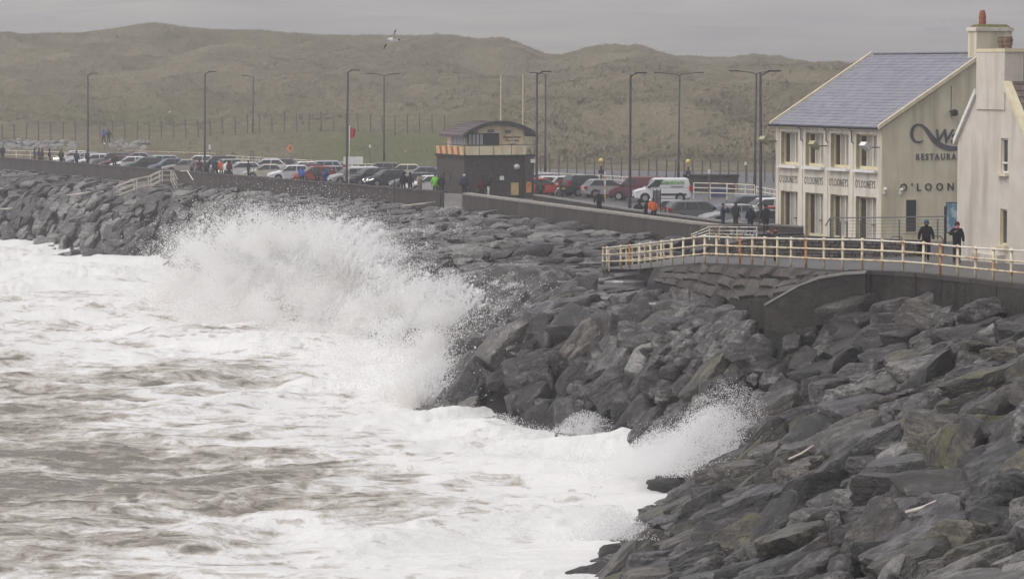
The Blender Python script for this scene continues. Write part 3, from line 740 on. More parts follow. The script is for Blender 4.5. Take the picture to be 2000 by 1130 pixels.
def billows(n, rmin, rmax, seed, sharp=1.5, spread=1.0):
    g = np.random.default_rng(seed); P = []; T = []; got = 0
    B = np.array(BIL); w = B[:, 6] / B[:, 6].sum()
    while got < n:
        k = 80000; b = B[g.choice(len(B), k, p=w)]
        px = b[:, 0] + g.normal(size=k) * b[:, 2] * spread; py = b[:, 1] + 12 + g.normal(size=k) * b[:, 3] * spread
        D = np.minimum(b[:, 4] + g.normal(size=k) * b[:, 5], 400)
        X, Y, Z = (px - 1000) / F * D, D, CAMZ - (py - 143) / F * D
        dn = .46 + .75 * pn3(X / 2.1 + .3 * Z, Y / 2.4, Z / 1.9, 201) + .42 * pn3(X / .8, Y / .8, Z / .8 - .3 * X, 204) + .3 * pn3(X / .3, Y / .3, Z / .3, seed + 5)
        ok = (g.random(k) < np.clip(dn, 0, 1) ** sharp) & (Z > -.3)
        t = np.clip(.02 + .55 * pn3(X / 3.2, Y / 3.2, Z / 3.0, 555) + .30 * pn3(X / .9, Y / .9, Z / .9, 556) - .05 * (Z - 2.0), 0, 1)
        P.append(np.stack([X, Y, Z], -1)[ok]); T.append(t[ok]); got += int(ok.sum())
    P = np.concatenate(P)[:n]
    return P, g.uniform(rmin, rmax, n), np.concatenate(T)[:n]
pts, rad, tnt = [], [], []
for a in (billows(430000, .010, .021, 201, 2.0, 1.12), billows(110000, .016, .034, 202, 3.2, .9), billows(70000, .016, .04, 203, 4.2, .85)):
    pts.append(a[0]); rad.append(a[1]); tnt.append(a[2])
def jets(nj, per, pxr, vx, seed, rbase=.03, dd=1.5):
    g = np.random.default_rng(seed); out, rr = [], []
    for _ in range(nj):
        px = g.uniform(*pxr); D0, yt, yb = src(px); D = D0 + g.normal(0, dd)
        zt = CAMZ - (yt - 143) / F * D; z_ = zt * g.uniform(.4, .8)
        up = math.sqrt(max(.3, (zt - z_) * 2 * 9.8)) * g.uniform(.5, 1.12); sx = g.normal(vx, 1.7); sy = g.normal(0, 1.5)
        T = up / 9.8 * g.uniform(.7, 1.2); m = int(per * g.uniform(.3, 1.5))
        t = T * np.sqrt(g.random(m)); sp = (.025 + .07 * t) if g.random() < .5 else (.04 + .22 * t)
        out.append(np.stack([XD(px, D) + sx * t, D + sy * t, z_ + up * t - 4.9 * t * t], -1) + g.normal(size=(m, 3)) * sp[:, None]); rr.append(g.lognormal(0, .65, m) * rbase * (1.1 - .5 * t / T))
    return np.concatenate(out), np.concatenate(rr)
for a in (jets(240, 260, (340, 700), .3, 301, .0095), jets(330, 300, (640, 945), 1.6, 302, .0125), jets(90, 380, (640, 760), 2.8, 303, .013)):
    pts.append(a[0]); rad.append(a[1]); tnt.append(np.zeros(len(a[1])))
# wisps drifting over the headland rocks
n = 16000; q = np.stack([g.normal(-1.6, 1.5, n), g.normal(160, 6, n), 0 * g.random(n)], -1); q[:, 2] = rock_height(q[:, 0], q[:, 1])[0] + np.abs(g.normal(.6, .8, n))
ok = g.random(n) < np.clip(.5 + 1.1 * pn3(q[:, 0] / 1.0, q[:, 1] / 1.3, q[:, 2] / .8, 9), 0, 1); q = q[ok]
n = 26000; r_ = np.stack([g.uniform(-9, -2, n), g.uniform(208, 238, n), 0 * g.random(n)], -1); r_[:, 2] = rock_height(r_[:, 0], r_[:, 1])[0] + g.uniform(.15, .5, n)
ok = (pn2(r_[:, 0] / 1.3, r_[:, 1] / 4, 66) > .32) & (pn2(r_[:, 0] / .4, r_[:, 1] / .8, 67) > -.1); q = np.concatenate([q, r_[ok]])
pts.append(q); rad.append(g.lognormal(0, .6, len(q)) * .008); tnt.append(np.zeros(len(q)))
points('wave_spray', np.concatenate(pts), np.concatenate(rad), M['spray'], 'tall white plume of spray from the wave breaking against the rock armour', 'spray', np.concatenate(tnt))
# small splash in the near cove
def burst(n, pxc, D, ytop, ybase, sx, seed, rmin=.01, rmax=.028):
    g = np.random.default_rng(seed); P = []; got = 0
    while got < n:
        k = 40000; px = pxc + g.normal(0, sx, k); w = np.exp(-((px - pxc) / (sx * 1.3)) ** 2); v = g.beta(1.35, 2.2, k)
        py = ybase + (ytop - ybase) * v * (.35 + .65 * w); d = D + g.normal(0, 1.0, k) * (1 + 4.5 * (1 - v) ** 2)
        X, Y, Z = (px - 1000) / F * d, d, CAMZ - (py - 143) / F * d
        dn = .5 + .55 * pn3(X / .9, Y / .9, Z / .9 - .4 * X, seed) + .4 * pn3(X / .3, Y / .3, Z / .3, seed + 1)
        ok = g.random(k) < np.clip(dn, 0, 1) ** 1.5; P.append(np.stack([X, Y, Z], -1)[ok]); got += int(ok.sum())
    return np.concatenate(P)[:n], g.uniform(rmin, rmax, n)
S = [burst(60000, 1400, 124, 785, 930, 74, 401, .008, .02), burst(46000, 1300, 128, 832, 935, 66, 406, .008, .018), burst(66000, 1148, 141, 800, 900, 62, 402, .008, .018), burst(9000, 970, 146, 805, 850, 70, 403, .008, .02), burst(11000, 1425, 122, 735, 860, 62, 404, .006, .015), burst(7000, 880, 156, 720, 830, 25, 405, .006, .016), burst(7000, 1200, 106, 985, 1060, 40, 407, .006, .016)]
points('cove_splash', np.concatenate([a[0] for a in S]), np.concatenate([a[1] for a in S]), M['spray'], 'small white splash bursting in the rocky cove beside the near slope', 'spray')
# ================================================================== BUILDINGS AND WALLS
M['render_grey'] = nmat('pale grey painted render', (.67, .62, .525), (.74, .69, .60), 1.2, .85, .006, 30, c3=(.54, .49, .41), s3=1.6, st3=(1, 1, .12))
M['render_olive'] = nmat('beige painted render', (.64, .585, .435), (.71, .655, .505), .9, .85, .006, 30, c3=(.50, .455, .33), s3=1.3, st3=(1, 1, .15))
M['render_white'] = nmat('off white roughcast', (.58, .53, .465), (.66, .61, .54), 1.0, .9, .025, 22, c3=(.47, .42, .37), s3=1.2, st3=(1, 1, .14))
M['reveal'] = nmat('olive painted reveal', (.33, .31, .18), (.44, .41, .27), 2, .8)  # olive tone, darker than the wall face around it
M['slate'] = nmat('blue grey slate', (.19, .192, .23), (.26, .26, .30), 1.6, .42, .004, 30, spec=.5)
M['slate_brown'] = nmat('brown weathered slate', (.12, .095, .08), (.19, .155, .13), 3, .6)
M['glass'] = nmat('dark window glass', (.03, .034, .036), (.05, .055, .06), .5, .06, spec=.6)
M['glass_pale'] = nmat('pale streaked window glass', (.30, .31, .33), (.46, .46, .49), 1.3, .12, stretch=(6, 6, .3), spec=.6)  # pale blue-grey panes with upright streaks in the colour
M['curtain'] = nmat('dark brown curtain', (.035, .028, .022), (.06, .05, .04), 2, .8, stretch=(8, 8, .2))
M['letter'] = nmat('dark metal letters', (.04, .034, .03), None, 4, .5)
M['letter_grey'] = nmat('blue grey metal sign', (.085, .085, .105), (.12, .12, .145), 2, .45)
M['terracotta'] = nmat('terracotta', (.28, .085, .045), (.36, .13, .075), 6, .8)
M['pot_brown'] = nmat('brown clay pot', (.13, .09, .06), (.22, .15, .11), 5, .8)
M['moss'] = nmat('mossy mortar', (.10, .10, .035), (.17, .16, .07), 5, .9)
M['stone_wall'] = nmat('dark rubble stone', (.045, .040, .035), (.105, .095, .085), 1.7, .7, .03, 7)
M['brick_dark'] = nmat('dark stone facing', (.055, .047, .042), (.10, .085, .075), 3.2, .8, .02, 9, stretch=(1, 1, 2.2))
M['maroon'] = nmat('maroon roof sheeting', (.075, .052, .055), (.115, .085, .088), 2, .4)
M['fascia'] = nmat('grey green fascia', (.045, .05, .05), (.07, .075, .075), 2, .6)
M['red'] = nmat('red paint', (.36, .04, .035), (.46, .07, .06), 3, .45)
M['yellow'] = nmat('faded yellow paint', (.52, .40, .17), (.60, .47, .24), 3, .45)
M['orange'] = nmat('orange plastic', (.62, .27, .10), (.7, .33, .14), 3, .45)
M['blue_print'] = nmat('blue printed notice', (.10, .22, .30), (.38, .44, .48), 2.2, .3, stretch=(1, 1, 1.6), lo=.45, hi=.55)
M['lamp_glass'] = nmat('opal lamp glass', (.62, .62, .60), None, 4, .25)
M['cabin_cream'] = nmat('cream cabin paint', (.72, .62, .42), (.80, .71, .52), 1.5, .6, c3=(.6, .48, .3), s3=1.5, st3=(1, 1, .2))
M['paper'] = nmat('white paper', (.7, .7, .68), (.8, .8, .78), 3, .7)

# ------------------------------------------------------------------ restaurant
rb = thing('restaurant', 'long two-storey cream restaurant with blue slate roof behind the terrace', 'restaurant', (15.77, 196, 6.5), math.atan2(-.928, .373))
Lr, OPEN = 13.26, [(.69, 2.91), (3.9, 6.18), (7.08, 9.29), (10.2, 12.67)]
DEP = .62
w = MB()
piers = [0] + [v for o in OPEN for v in o] + [Lr - .302]
for i in range(0, len(piers), 2):
    a, b = piers[i], piers[i + 1]; w.box(((a + b) / 2, DEP / 2, 3.0), (b - a, DEP, 7.05))
for a, b in OPEN:
    w.box(((a + b) / 2, DEP / 2 + .004, (2.52 + 4.05) / 2), (b - a, DEP - .008, 1.53)); w.box(((a + b) / 2, DEP / 2 + .004, 6.27), (b - a, DEP - .008, .46))
MB().box((Lr / 2, 12.9, 3.0), (Lr - .61, .2, 7.0)).build('back_wall', M['render_grey'], rb)
w.build('wall', M['render_grey'], rb)
pl = MB()                      # slightly proud pilaster strips and top band between the bays
for x in (.3, 3.4, 6.63, 9.75):
    pl.box((x, -.03, 3.25), (.36, .06, 6.5))
pl.box((Lr / 2 - .17, -.05, 6.38), (Lr - .36, .1, .2)); pl.build('pilaster_trim', M['render_grey'], rb)
g = MB()
def pent(m, x0, x1, hw, eave, apex, z0=-.6, mi=0):
    P = [(0, z0), (hw * 2, z0), (hw * 2, eave), (hw, apex), (0, eave)]
    n = len(P); m.add([(x0, y, z) for y, z in P] + [(x1, y, z) for y, z in P], [tuple(range(n)), tuple(reversed(range(n, 2 * n)))] + [(i, n + i, n + (i + 1) % n, (i + 1) % n) for i in range(n)], mi)
pent(g, Lr - .30, Lr, 6.5, 6.42, 10.55); g.build('gable_wall', M['render_olive'], rb)
g = MB(); pent(g, .002, .30, 6.49, 6.40, 10.5); g.build('gable_wall', M['render_grey'], rb)
# slates: courses of single stones, too small here to pick out one by one
sl = MB(); ncs = 25
dy, dz = 6.75 / ncs, 4.18 / ncs
for c in range(ncs):
    y0, z0 = -.25 + dy * c, 6.47 + dz * c; x = -.16 - (.16 if c % 2 else 0)
    while x < Lr + .05:
        b = min(x + .32, Lr + .1); a = max(x + .006, -.16); t = .028 + random.uniform(-.006, .008)
        if b - a > .05:
            sl.hexa([(a, y0 - .02, z0), (b - .006, y0 - .02, z0), (b - .006, y0 + dy, z0 + dz + .004), (a, y0 + dy, z0 + dz + .004)], [(a, y0 - .02, z0 + t), (b - .006, y0 - .02, z0 + t), (b - .006, y0 + dy, z0 + dz + .012), (a, y0 + dy, z0 + dz + .012)])
        x += .32
o = sl.build('roof_slates', M['slate'], rb); stuff(o)
rf = MB(); rf.add([(-.1, 6.5, 10.68), (Lr, 6.5, 10.68), (Lr, 13.3, 6.4), (-.1, 13.3, 6.4), (-.1, 6.5, 10.55), (Lr, 6.5, 10.55), (Lr, 13.3, 6.27), (-.1, 13.3, 6.27)], [(0, 1, 2, 3), (7, 6, 5, 4), (0, 4, 5, 1), (1, 5, 6, 2), (2, 6, 7, 3), (3, 7, 4, 0)])
rf.box((6.5, 6.49, 10.69), (12.6, .26, .07)); rf.build('roof', M['slate'], rb)
for x in (-.2, Lr + .12):
    br = MB(); br.hexa([(x - .09, -.3, 6.36), (x + .09, -.3, 6.36), (x + .09, 6.5, 10.57), (x - .09, 6.5, 10.57)], [(x - .09, -.3, 6.60), (x + .09, -.3, 6.60), (x + .09, 6.5, 10.79), (x - .09, 6.5, 10.79)]); br.build('barge_board', M['cream'], rb)
gt = MB(); gt.tube([(-.25, -.36, 6.42), (Lr + .1, -.36, 6.40)], .075, 6)
for x in (3.55, 6.75, 9.9):
    gt.tube([(x, -.36, 6.4), (x, -.14, 6.2), (x, -.14, 5.6), (x + .25, -.14, 5.52)], .035, 5)
gt.build('gutter', M['dark_metal'], rb)
for (a, b) in OPEN:
    for z0, z1, low in ((4.05, 6.04, False), (-.05, 2.52, True)):
        f = MB(); t = .07; yy = .27
        fw = b - a - .06; x0 = a + .03
        for q in (0, .36, .66, 1.0):
            wdt = t * (1.7 if q == .66 else 1); f.box((x0 + fw * q + (wdt / 2 if q == 0 else -wdt / 2 if q == 1 else 0), yy, (z0 + z1) / 2), (wdt, .1, z1 - z0 - .02))
        f.box(((a + b) / 2, yy + .004, z1 - .05), (fw, .08, .08)); f.box(((a + b) / 2, yy + .004, z0 + .1), (fw, .08, .18))
        fr = f.build('window' if not low else 'glazed_door', M['cream'], rb)
        for (q0, q1, mt) in ((0, .36, 'curtain'), (.36, .66, 'glass_pale'), (.66, 1, 'glass_pale')):
            MB().box((x0 + fw * (q0 + q1) / 2, yy + .06, (z0 + z1) / 2), (fw * (q1 - q0), .02, z1 - z0 - .04)).build('pane', M[mt], fr)
        MB().box(((a + b) / 2, .42, (z0 + z1) / 2), (b - a + .04, .04, z1 - z0)).build('backing', M['curtain'], fr)
        rv = MB(); rv.box((a + .008, .11, (z0 + z1) / 2 + .05), (.012, .21, z1 - z0 - .1)); rv.build('reveal', M['reveal'], fr)
        if not low: MB().box(((a + b) / 2, .02, 3.97), (b - a + .25, .5, .14)).build('sill', M['white'], fr)
        else: MB().box((x0 + fw * .8, yy - .08, .95), (fw * .34, .03, .05)).build('push_bar', M['dark_metal'], fr)
    me = text_mesh("O'LOONEYS", .62, .003, .64, 1.14, 0, 0)
    wd = max(v.co.x for v in me.vertices)
    put_text(me, M['letter'], Matrix.Translation(((a + b) / 2 - wd / 2 - .1, -.012, 3.02)) @ Matrix.Rotation(R(90), 4, 'X'), rb)
# gable: swoosh, lettering, narrow window, lamp
GM = lambda t, z: Matrix.Translation((Lr + .03, t, z)) @ Matrix.Rotation(R(90), 4, 'Z') @ Matrix.Rotation(R(90), 4, 'X')
put_text(text_mesh('Wa', 1.15, .03, .95, .92, .25, .012), M['letter_grey'], GM(3.25, 5.55), rb)
put_text(text_mesh('RESTAURANT', .50, .02, .82, 1.42, 0, .008), M['letter_grey'], GM(2.15, 4.63), rb)
put_text(text_mesh("O'LOONEYS", .60, .02, 1.0, 1.75, 0, .004), M['letter'], GM(1.15, 2.9), rb)
sw = MB(); P = [(2.62, 5.72), (2.36, 5.62), (2.08, 5.68), (1.9, 5.9), (1.86, 6.2), (1.98, 6.48), (2.22, 6.62), (2.52, 6.58), (2.76, 6.4), (3.0, 6.1), (3.3, 5.75), (3.65, 5.48), (4.05, 5.32), (4.5, 5.25), (5.0, 5.27), (5.6, 5.35)]
Wd = [.02, .05, .06, .09, .1, .08, .05, .06, .09, .13, .15, .15, .14, .13, .1, .05]
for i in range(len(P) - 1):
    (a, b), (c, d) = P[i], P[i + 1]; nx_, nz_ = -(d - b), c - a; q = math.hypot(nx_, nz_); nx_, nz_ = nx_ / q, nz_ / q
    A = [(Lr + .02, a + nx_ * Wd[i], b + nz_ * Wd[i]), (Lr + .02, a - nx_ * Wd[i], b - nz_ * Wd[i]), (Lr + .02, c - nx_ * Wd[i + 1], d - nz_ * Wd[i + 1]), (Lr + .02, c + nx_ * Wd[i + 1], d + nz_ * Wd[i + 1])]
    sw.hexa(A, [(x + .03, y, z) for x, y, z in A])
sw.build('wave_emblem', M['letter_grey'], rb)
f = MB(); f.box((Lr + .02, 1.86, 1.5), (.08, .82, 1.95)); fr = f.build('window', M['cream'], rb); MB().box((Lr + .05, 1.86, 1.5), (.05, .62, 1.78)).build('pane', M['glass'], fr)
l_ = MB(); l_.tube([(Lr + .1, 4.35, 7.0), (Lr + .1, 4.35, 8.8)], .02, 5); l_.tube([(Lr + .05, 4.3, 7.35), (Lr + .3, 4.3, 7.35)], .05, 6); l_.lathe([(.16, 0), (.2, .1), (.2, .28), (.1, .36)], 10, (Lr + .3, 4.45, 7.1)); l_.build('wall_lamp', M['dark_metal'], rb)
for (t, z) in ((1.0, 2.85), (-.02, 2.9)):
    l_ = MB(); l_.box((Lr + .06, t + .2, z), (.12, .12, .3)); l_.ball((Lr + .16, t + .2, z + .12), .11, 8); l_.build('bulkhead_light', M['paper'], rb)
ch = MB(); ch.box((12.78, 7.15, 10.6), (.96, 2.3, 3.0)); chm = ch.build('chimney', M['render_olive'], rb)
MB().box((12.78, 7.15, 11.98), (1.12, 2.46, .2)).build('chimney_cap', M['render_grey'], chm)
MB().hexa([(12.3, 6.05, 12.08), (13.26, 6.05, 12.08), (13.26, 8.25, 12.08), (12.3, 8.25, 12.08)], [(12.5, 6.25, 12.26), (13.06, 6.25, 12.26), (13.06, 8.05, 12.26), (12.5, 8.05, 12.26)]).build('flaunching', M['moss'], chm)
cpot = MB(); cpot.lathe([(.2, 0), (.2, .16), (.215, .18), (.215, .26), (.195, .28), (.2, .42), (.215, .44), (.215, .5), (.19, .52), (.19, .62), (.13, .86)], 12, (12.78, 6.65, 12.2)); cpot.build('chimney_pot', M['terracotta'], chm)
# projecting floodlights on brackets
for k, (x, z, nm) in enumerate(((.25, 5.45, 'floodlight bracketed off the far corner of the restaurant front'), (6.75, 5.3, 'yellowish floodlight bracketed between the second and third restaurant windows'), (13.0, 5.35, 'pale floodlight bracketed at the near corner of the restaurant front'))):
    o = MB(); fl = thing('floodlight', nm, 'floodlight', rb.matrix_basis @ Vector((x, 0, z)) if False else (15.77 + .373 * x, 196 - .928 * x, 6.5 + z), math.atan2(-.928, .373), 'floodlights on the restaurant front')
    MB().tube([(0, .0, 0), (0, -.75, 0)], .035, 6).build('bracket', M['dark_metal'], fl)
    h = MB(); h.hexa([(-.22, -.72, -.22), (.22, -.72, -.22), (.22, -.62, -.02), (-.22, -.62, -.02)], [(-.34, -1.15, .12), (.34, -1.15, .12), (.34, -.98, .32), (-.34, -.98, .32)]); h.build('lamp_head', M['reveal'] if k < 2 else M['white'], fl)

# ------------------------------------------------------------------ white house
hb = thing('white_house', 'off-white roughcast gabled house with narrow windows beside the path', 'house', (19.3, 142, 8.0), math.atan2(-.95, .31))
W_, AP, EV = 6.7, 8.75, 5.15
g = MB(); P = [(0, -1), (W_, -1), (W_, EV), (W_ / 2, AP), (0, EV)]
# gable with two window openings: built as strips round them
xs = [0, 4.14, 4.78, W_]
def roofz(x): return EV + (AP - EV) * (1 - abs(x - W_ / 2) / (W_ / 2))
wins = [(.80, 2.30), (3.82, 5.27)]
def wall_quad(x0, x1, z0, z1f0, z1f1): g.hexa([(x0, 0, z0), (x1, 0, z0), (x1, .35, z0), (x0, .35, z0)], [(x0, 0, z1f0), (x1, 0, z1f1), (x1, .35, z1f1), (x0, .35, z1f0)])
wall_quad(0, W_ / 2, -1, EV, AP); wall_quad(W_ / 2, xs[1], -1, AP, roofz(xs[1])); wall_quad(xs[2], W_, -1, roofz(xs[2]), EV)
wall_quad(xs[1], xs[2], -1, wins[0][0], wins[0][0]); wall_quad(xs[1], xs[2], wins[0][1], wins[1][0], wins[1][0]); wall_quad(xs[1], xs[2], wins[1][1], roofz(xs[1]), roofz(xs[2]))
g.build('wall', M['render_white'], hb)
for x in (.175, W_ - .175): MB().box((x, 5, 2.07), (.33, 9.2, 6.1)).build('wall', M['render_white'], hb)
for k, (z0, z1) in enumerate(wins):
    f = MB(); f.box((4.46, .12, z0 + .04), (.62, .08, .06)); f.box((4.46, .12, z1 - .04), (.62, .08, .06)); f.box((4.17, .12, (z0 + z1) / 2), (.05, .08, z1 - z0)); f.box((4.75, .12, (z0 + z1) / 2), (.05, .08, z1 - z0))
    if k: f.box((4.46, .112, z0 + .42), (.6, .08, .07))
    fr = f.build('window', M['white'] if k else M['cream'], hb)
    MB().box((4.46, .15, (z0 + z1) / 2), (.6, .02, z1 - z0)).build('pane', M['glass'], fr)
    MB().box((4.147, .04, (z0 + z1) / 2), (.01, .075, z1 - z0 - .02)).build('reveal', M['cream'], fr)
    MB().box((4.46, -.03, z0 - .07), (.9, .3, .13)).build('sill', M['cream'], fr)
for s in (0, 1):
    m_ = MB(); xa, xb = (-.2, W_ / 2) if not s else (W_ + .2, W_ / 2); za, zb = EV - .2, AP
    m_.hexa([(xa, .03, za), (xb, .03, zb), (xb, 10, zb), (xa, 10, za)], [(xa, .03, za + .12), (xb, .03, zb + .12), (xb, 10, zb + .12), (xa, 10, za + .12)]); m_.build('roof', M['slate_brown'], hb)
    xq = 1.86 if not s else 4.54; zq = za + (zb - za) * (xq - xa) / (xb - xa); b_ = MB(); xb, zb = xq, zq; b_.hexa([(xa, -.14, za - .06), (xb, -.14, zb - .06), (xb, .26, zb - .06), (xa, .26, za - .06)], [(xa, -.14, za + .2), (xb, -.14, zb + .2), (xb, .26, zb + .2), (xa, .26, za + .2)]); b_.build('barge_board', M['cream'] if s else M['white'], hb)
# courses on the slope that faces the camera
sl = MB()
for c in range(14):
    t0, t1 = c / 14, (c + 1) / 14; x0, x1 = W_ + .24 - t0 * (W_ / 2 + .24), W_ + .24 - t1 * (W_ / 2 + .24); z0, z1 = EV - .07 + t0 * (AP - EV + .2), EV - .07 + t1 * (AP - EV + .2)
    y = .3 - (.15 if c % 2 else 0)
    while y < 10:
        sl.hexa([(x0, max(y, .27) + .005, z0), (x0, y + .295, z0), (x1, y + .295, z1), (x1, max(y, .27) + .005, z1)], [(x0 + .02, max(y, .27) + .005, z0 + .035), (x0 + .02, y + .295, z0 + .035), (x1, y + .295, z1 + .01), (x1, max(y, .27) + .005, z1 + .01)]); y += .3
stuff(sl.build('roof_slates', M['slate_brown'], hb))
chm = MB().box((3.2, .38, 7.72), (2.66, .88, 2.5)).build('chimney', M['render_white'], hb)
MB().box((3.2, .42, 8.96), (2.76, 1.0, .14)).build('chimney_cap', M['cream'], chm)
for x in (3.35, 3.85):
    cpot = MB(); cpot.lathe([(.17, 0), (.17, .12), (.2, .14), (.2, .3), (.23, .32), (.23, .4), (.2, .42), (.2, .5)], 10, (x, .42, 9.03)); cpot.build('chimney_pot', M['pot_brown'], chm)
MB().box((W_ * .5, -.12, .12), (2.6, .5, .5)).build('plinth', M['render_white'], hb)

# ------------------------------------------------------------------ lifeguard station
sb = thing('lifeguard_station', 'stone-based lifeguard lookout with cream cabin and curved maroon roof', 'lookout', (-3.64, 253, 6.0), R(20))
w = MB(); SW, SD, SH = 5.6, 6.7, 3.55
w.box((SW / 2, SD / 2, SH / 2 - .2), (SW, SD, SH + .4)); w.box((SW - .35, -.12, SH / 2 - .2), (.7, .25, SH + .4)); base = w.build('stone_base', M['brick_dark'], sb)
# facing stones in courses (a few pixels each): joined relief
st = MB()
for (p0, ux, uy, L, off) in (((0, -.012), 1, 0, SW - .75, 0), ((-.012, SD), 0, -1, SD, .2)):
    z = -.1; r_ = 0
    while z < SH - .1:
        h = random.choice((.16, .2, .24)); x = -off * (r_ % 2)
        while x < L - .1:
            l = random.uniform(.28, .6); a, b = max(x, 0) + .012, min(x + l, L) - .012
            if b - a > .08 and not (uy == 0 and 0 < 1): pass
            if b - a > .08:
                c = (a + b) / 2; st.box((p0[0] + ux * c, p0[1] + uy * c, z + h / 2), ((b - a) if ux else .03 + random.uniform(0, .03), (b - a) if uy else .03 + random.uniform(0, .03), h - .02))
            x += l
        z += h; r_ += 1
stuff(st.build('facing_stones', M['brick_dark'], sb))
for (x, z0, z1, wd, nm, mt) in ((1.55, 1.45, 2.2, .75, 'window', 'glass'), (3.0, 1.45, 2.25, .8, 'window', 'glass'), (3.9, 0, 2.3, .95, 'door', 'dark_metal')):
    f = MB(); f.box((x, -.05, (z0 + z1) / 2), (wd, .06, z1 - z0)); fr = f.build(nm, M['fascia'], sb); MB().box((x, -.085, (z0 + z1) / 2 + (.3 if nm == 'door' else 0)), (wd * .75, .02, (z1 - z0) * (.5 if nm == 'door' else .8))).build('pane', M[mt] if nm == 'window' else M['glass'], fr)
MB().box((3.0, -.1, 1.9), (.35, .02, .32)).build('notice', M['paper'], sb)
for y in (3.3, 4.9):
    MB().box((-.05, y, 1.85), (.06, .3, .75)).build('slit_window', M['glass'], sb)
MB().box((4.05, -.16, 1.05), (.62, .05, .95)).build('notice_board', M['yellow'], sb)
lr = MB().hexa([(4.95, -.37, .75), (5.35, -.37, .75), (5.35, -.25, .75), (4.95, -.25, .75)], [(4.95, -.37, 1.4), (5.35, -.37, 1.4), (5.35, -.25, 1.4), (4.95, -.25, 1.4)]); lr.tube([(5.15, -.25, 1.4), (5.15, -.37, 1.4)], .2, 10); lr.build('lifebuoy_box', M['orange'], sb)
lr = MB(); lr.lathe([(.18, -.16), (.26, 0), (.2, .16), (.06, .22)], 10, (4.2, -.2, 2.75)); lr.build('dome_light', M['lamp_glass'], sb)
MB().box((5.55, -.3, 3.2), (.45, .2, .28)).build('floodlight', M['paper'], sb)
MB().box((SW / 2, SD / 2, SH + .05), (SW + .3, SD + .3, .18)).build('deck', M['concrete_dark'], sb)
ZD = SH + .14
for x0, x1 in ((.1, 1.15), (1.17, 2.3), (2.32, 3.8), (3.82, 5.0)):
    MB().hexa([(x0, -.08, ZD), (x1, -.08, ZD), (x1, -.02, ZD), (x0, -.02, ZD)], [(x0, -.08, ZD + .7), (x1, -.08, ZD + .7), (x1, -.02, ZD + .7), (x0, -.02, ZD + .7)]).build('parapet_panel', M['cabin_cream'], sb)
y = .05; k = 0
while y < SD - .3:
    y2 = y + (.85 if k % 2 == 0 else .55); MB().hexa([(-.1, y + .02, ZD), (-.1, y2, ZD), (-.04, y2, ZD), (-.04, y + .02, ZD)], [(-.1, y + .22, ZD + .62), (-.1, y2 + .2, ZD + .62), (-.04, y2 + .2, ZD + .62), (-.04, y + .22, ZD + .62)]).build('parapet_panel', M['yellow' if k % 2 == 0 else 'red'], sb); y = y2; k += 1
rl = MB(); rl.tube([(-.07, SD, ZD + .78), (-.07, -.07, ZD + .78), (SW + .1, -.07, ZD + .78)], .03, 6)
for q in ((-.07, SD - .1), (-.07, 3.3), (-.07, -.07), (1.16, -.07), (2.31, -.07), (3.81, -.07), (SW + .1, -.07)): rl.tube([(q[0], q[1], ZD), (q[0], q[1], ZD + .78)], .03, 6)
rl.build('handrail', M['mid_metal'], sb)
cb = MB(); X0, X1, Y0, Y1 = .35, 5.0, .25, 5.2
RO = lambda x: 5.06 + .98 * (1 - ((x - 2.9) / 3.05) ** 2)     # roof underside
n_ = 12; fr_ = [(X0 + (X1 - X0) * i / n_, RO(X0 + (X1 - X0) * i / n_)) for i in range(n_ + 1)]
vs = [(X0, Y0, ZD), (X1, Y0, ZD)] + [(x, Y0, z) for x, z in reversed(fr_)]; nv_ = len(vs); vs += [(x, Y1, z) for x, y, z in vs]
cb.add(vs, [tuple(range(nv_)), tuple(reversed(range(nv_, 2 * nv_)))] + [(i, nv_ + i, nv_ + (i + 1) % nv_, (i + 1) % nv_) for i in range(nv_)]); cb.build('cabin_wall', M['cabin_cream'], sb)
f = MB().box((1.58, Y0 - .02, ZD + 1.18), (2.6, .08, .98)); fr = f.build('window_band', M['dark_metal'], sb)
for i in range(4): MB().box((.5 + i * .31, Y0 - .07, ZD + 1.18), (.22, .03, .86)).build('pane', M['glass_pale'], fr)
for i in range(2): MB().box((2.0 + i * .55, Y0 - .07, ZD + 1.18), (.48, .03, .86)).build('pane', M['glass'], fr)
f = MB().box((X0 - .02, 2.4, ZD + 1.18), (.06, 3.6, .95)); fr = f.build('window_band', M['dark_metal'], sb)
for i in range(5): MB().box((X0 - .06, .9 + i * .72, ZD + 1.18), (.03, .6, .82)).build('pane', M['glass_pale'], fr)
rf = MB(); n_ = 18; xs_ = [-.15 + 6.1 * i / n_ for i in range(n_ + 1)]
for (ya, yb, th, mt, nm) in ((-.2, .02, .29, 'fascia', 'fascia'), (.02, 5.6, .2, 'maroon', 'curved_roof')):
    rf = MB(); A = [(x, ya, RO(x)) for x in xs_]; B = [(x, yb, RO(x)) for x in xs_]; A2 = [(x, ya, RO(x) + th) for x in xs_]; B2 = [(x, yb, RO(x) + th) for x in xs_]
    rf.strip(A, B); rf.strip(A2, B2); rf.strip(A, A2); rf.strip(B, B2); rf.add([A[0], B[0], B2[0], A2[0]], [(0, 1, 2, 3)]); rf.add([A[-1], B[-1], B2[-1], A2[-1]], [(0, 1, 2, 3)])
    if nm == 'curved_roof':
        for x in xs_[1:-1]: rf.box((x, 2.8, RO(x) + .215), (.04, 5.55, .05))
    rf.build(nm, M[mt], sb, fix=(nm != 'x'))
for i, (tx_, zz, ss) in enumerate((('Lifeguard Service', 4.98, .27), ('Clare County', 4.72, .27), ('Council', 4.45, .27))):
    me = text_mesh(tx_, ss, .012, .78); wd = max(v.co.x for v in me.vertices); put_text(me, M['letter'], Matrix.Translation((3.95 - wd / 2, Y0 - .02, zz)) @ Matrix.Rotation(R(90), 4, 'X'), sb)
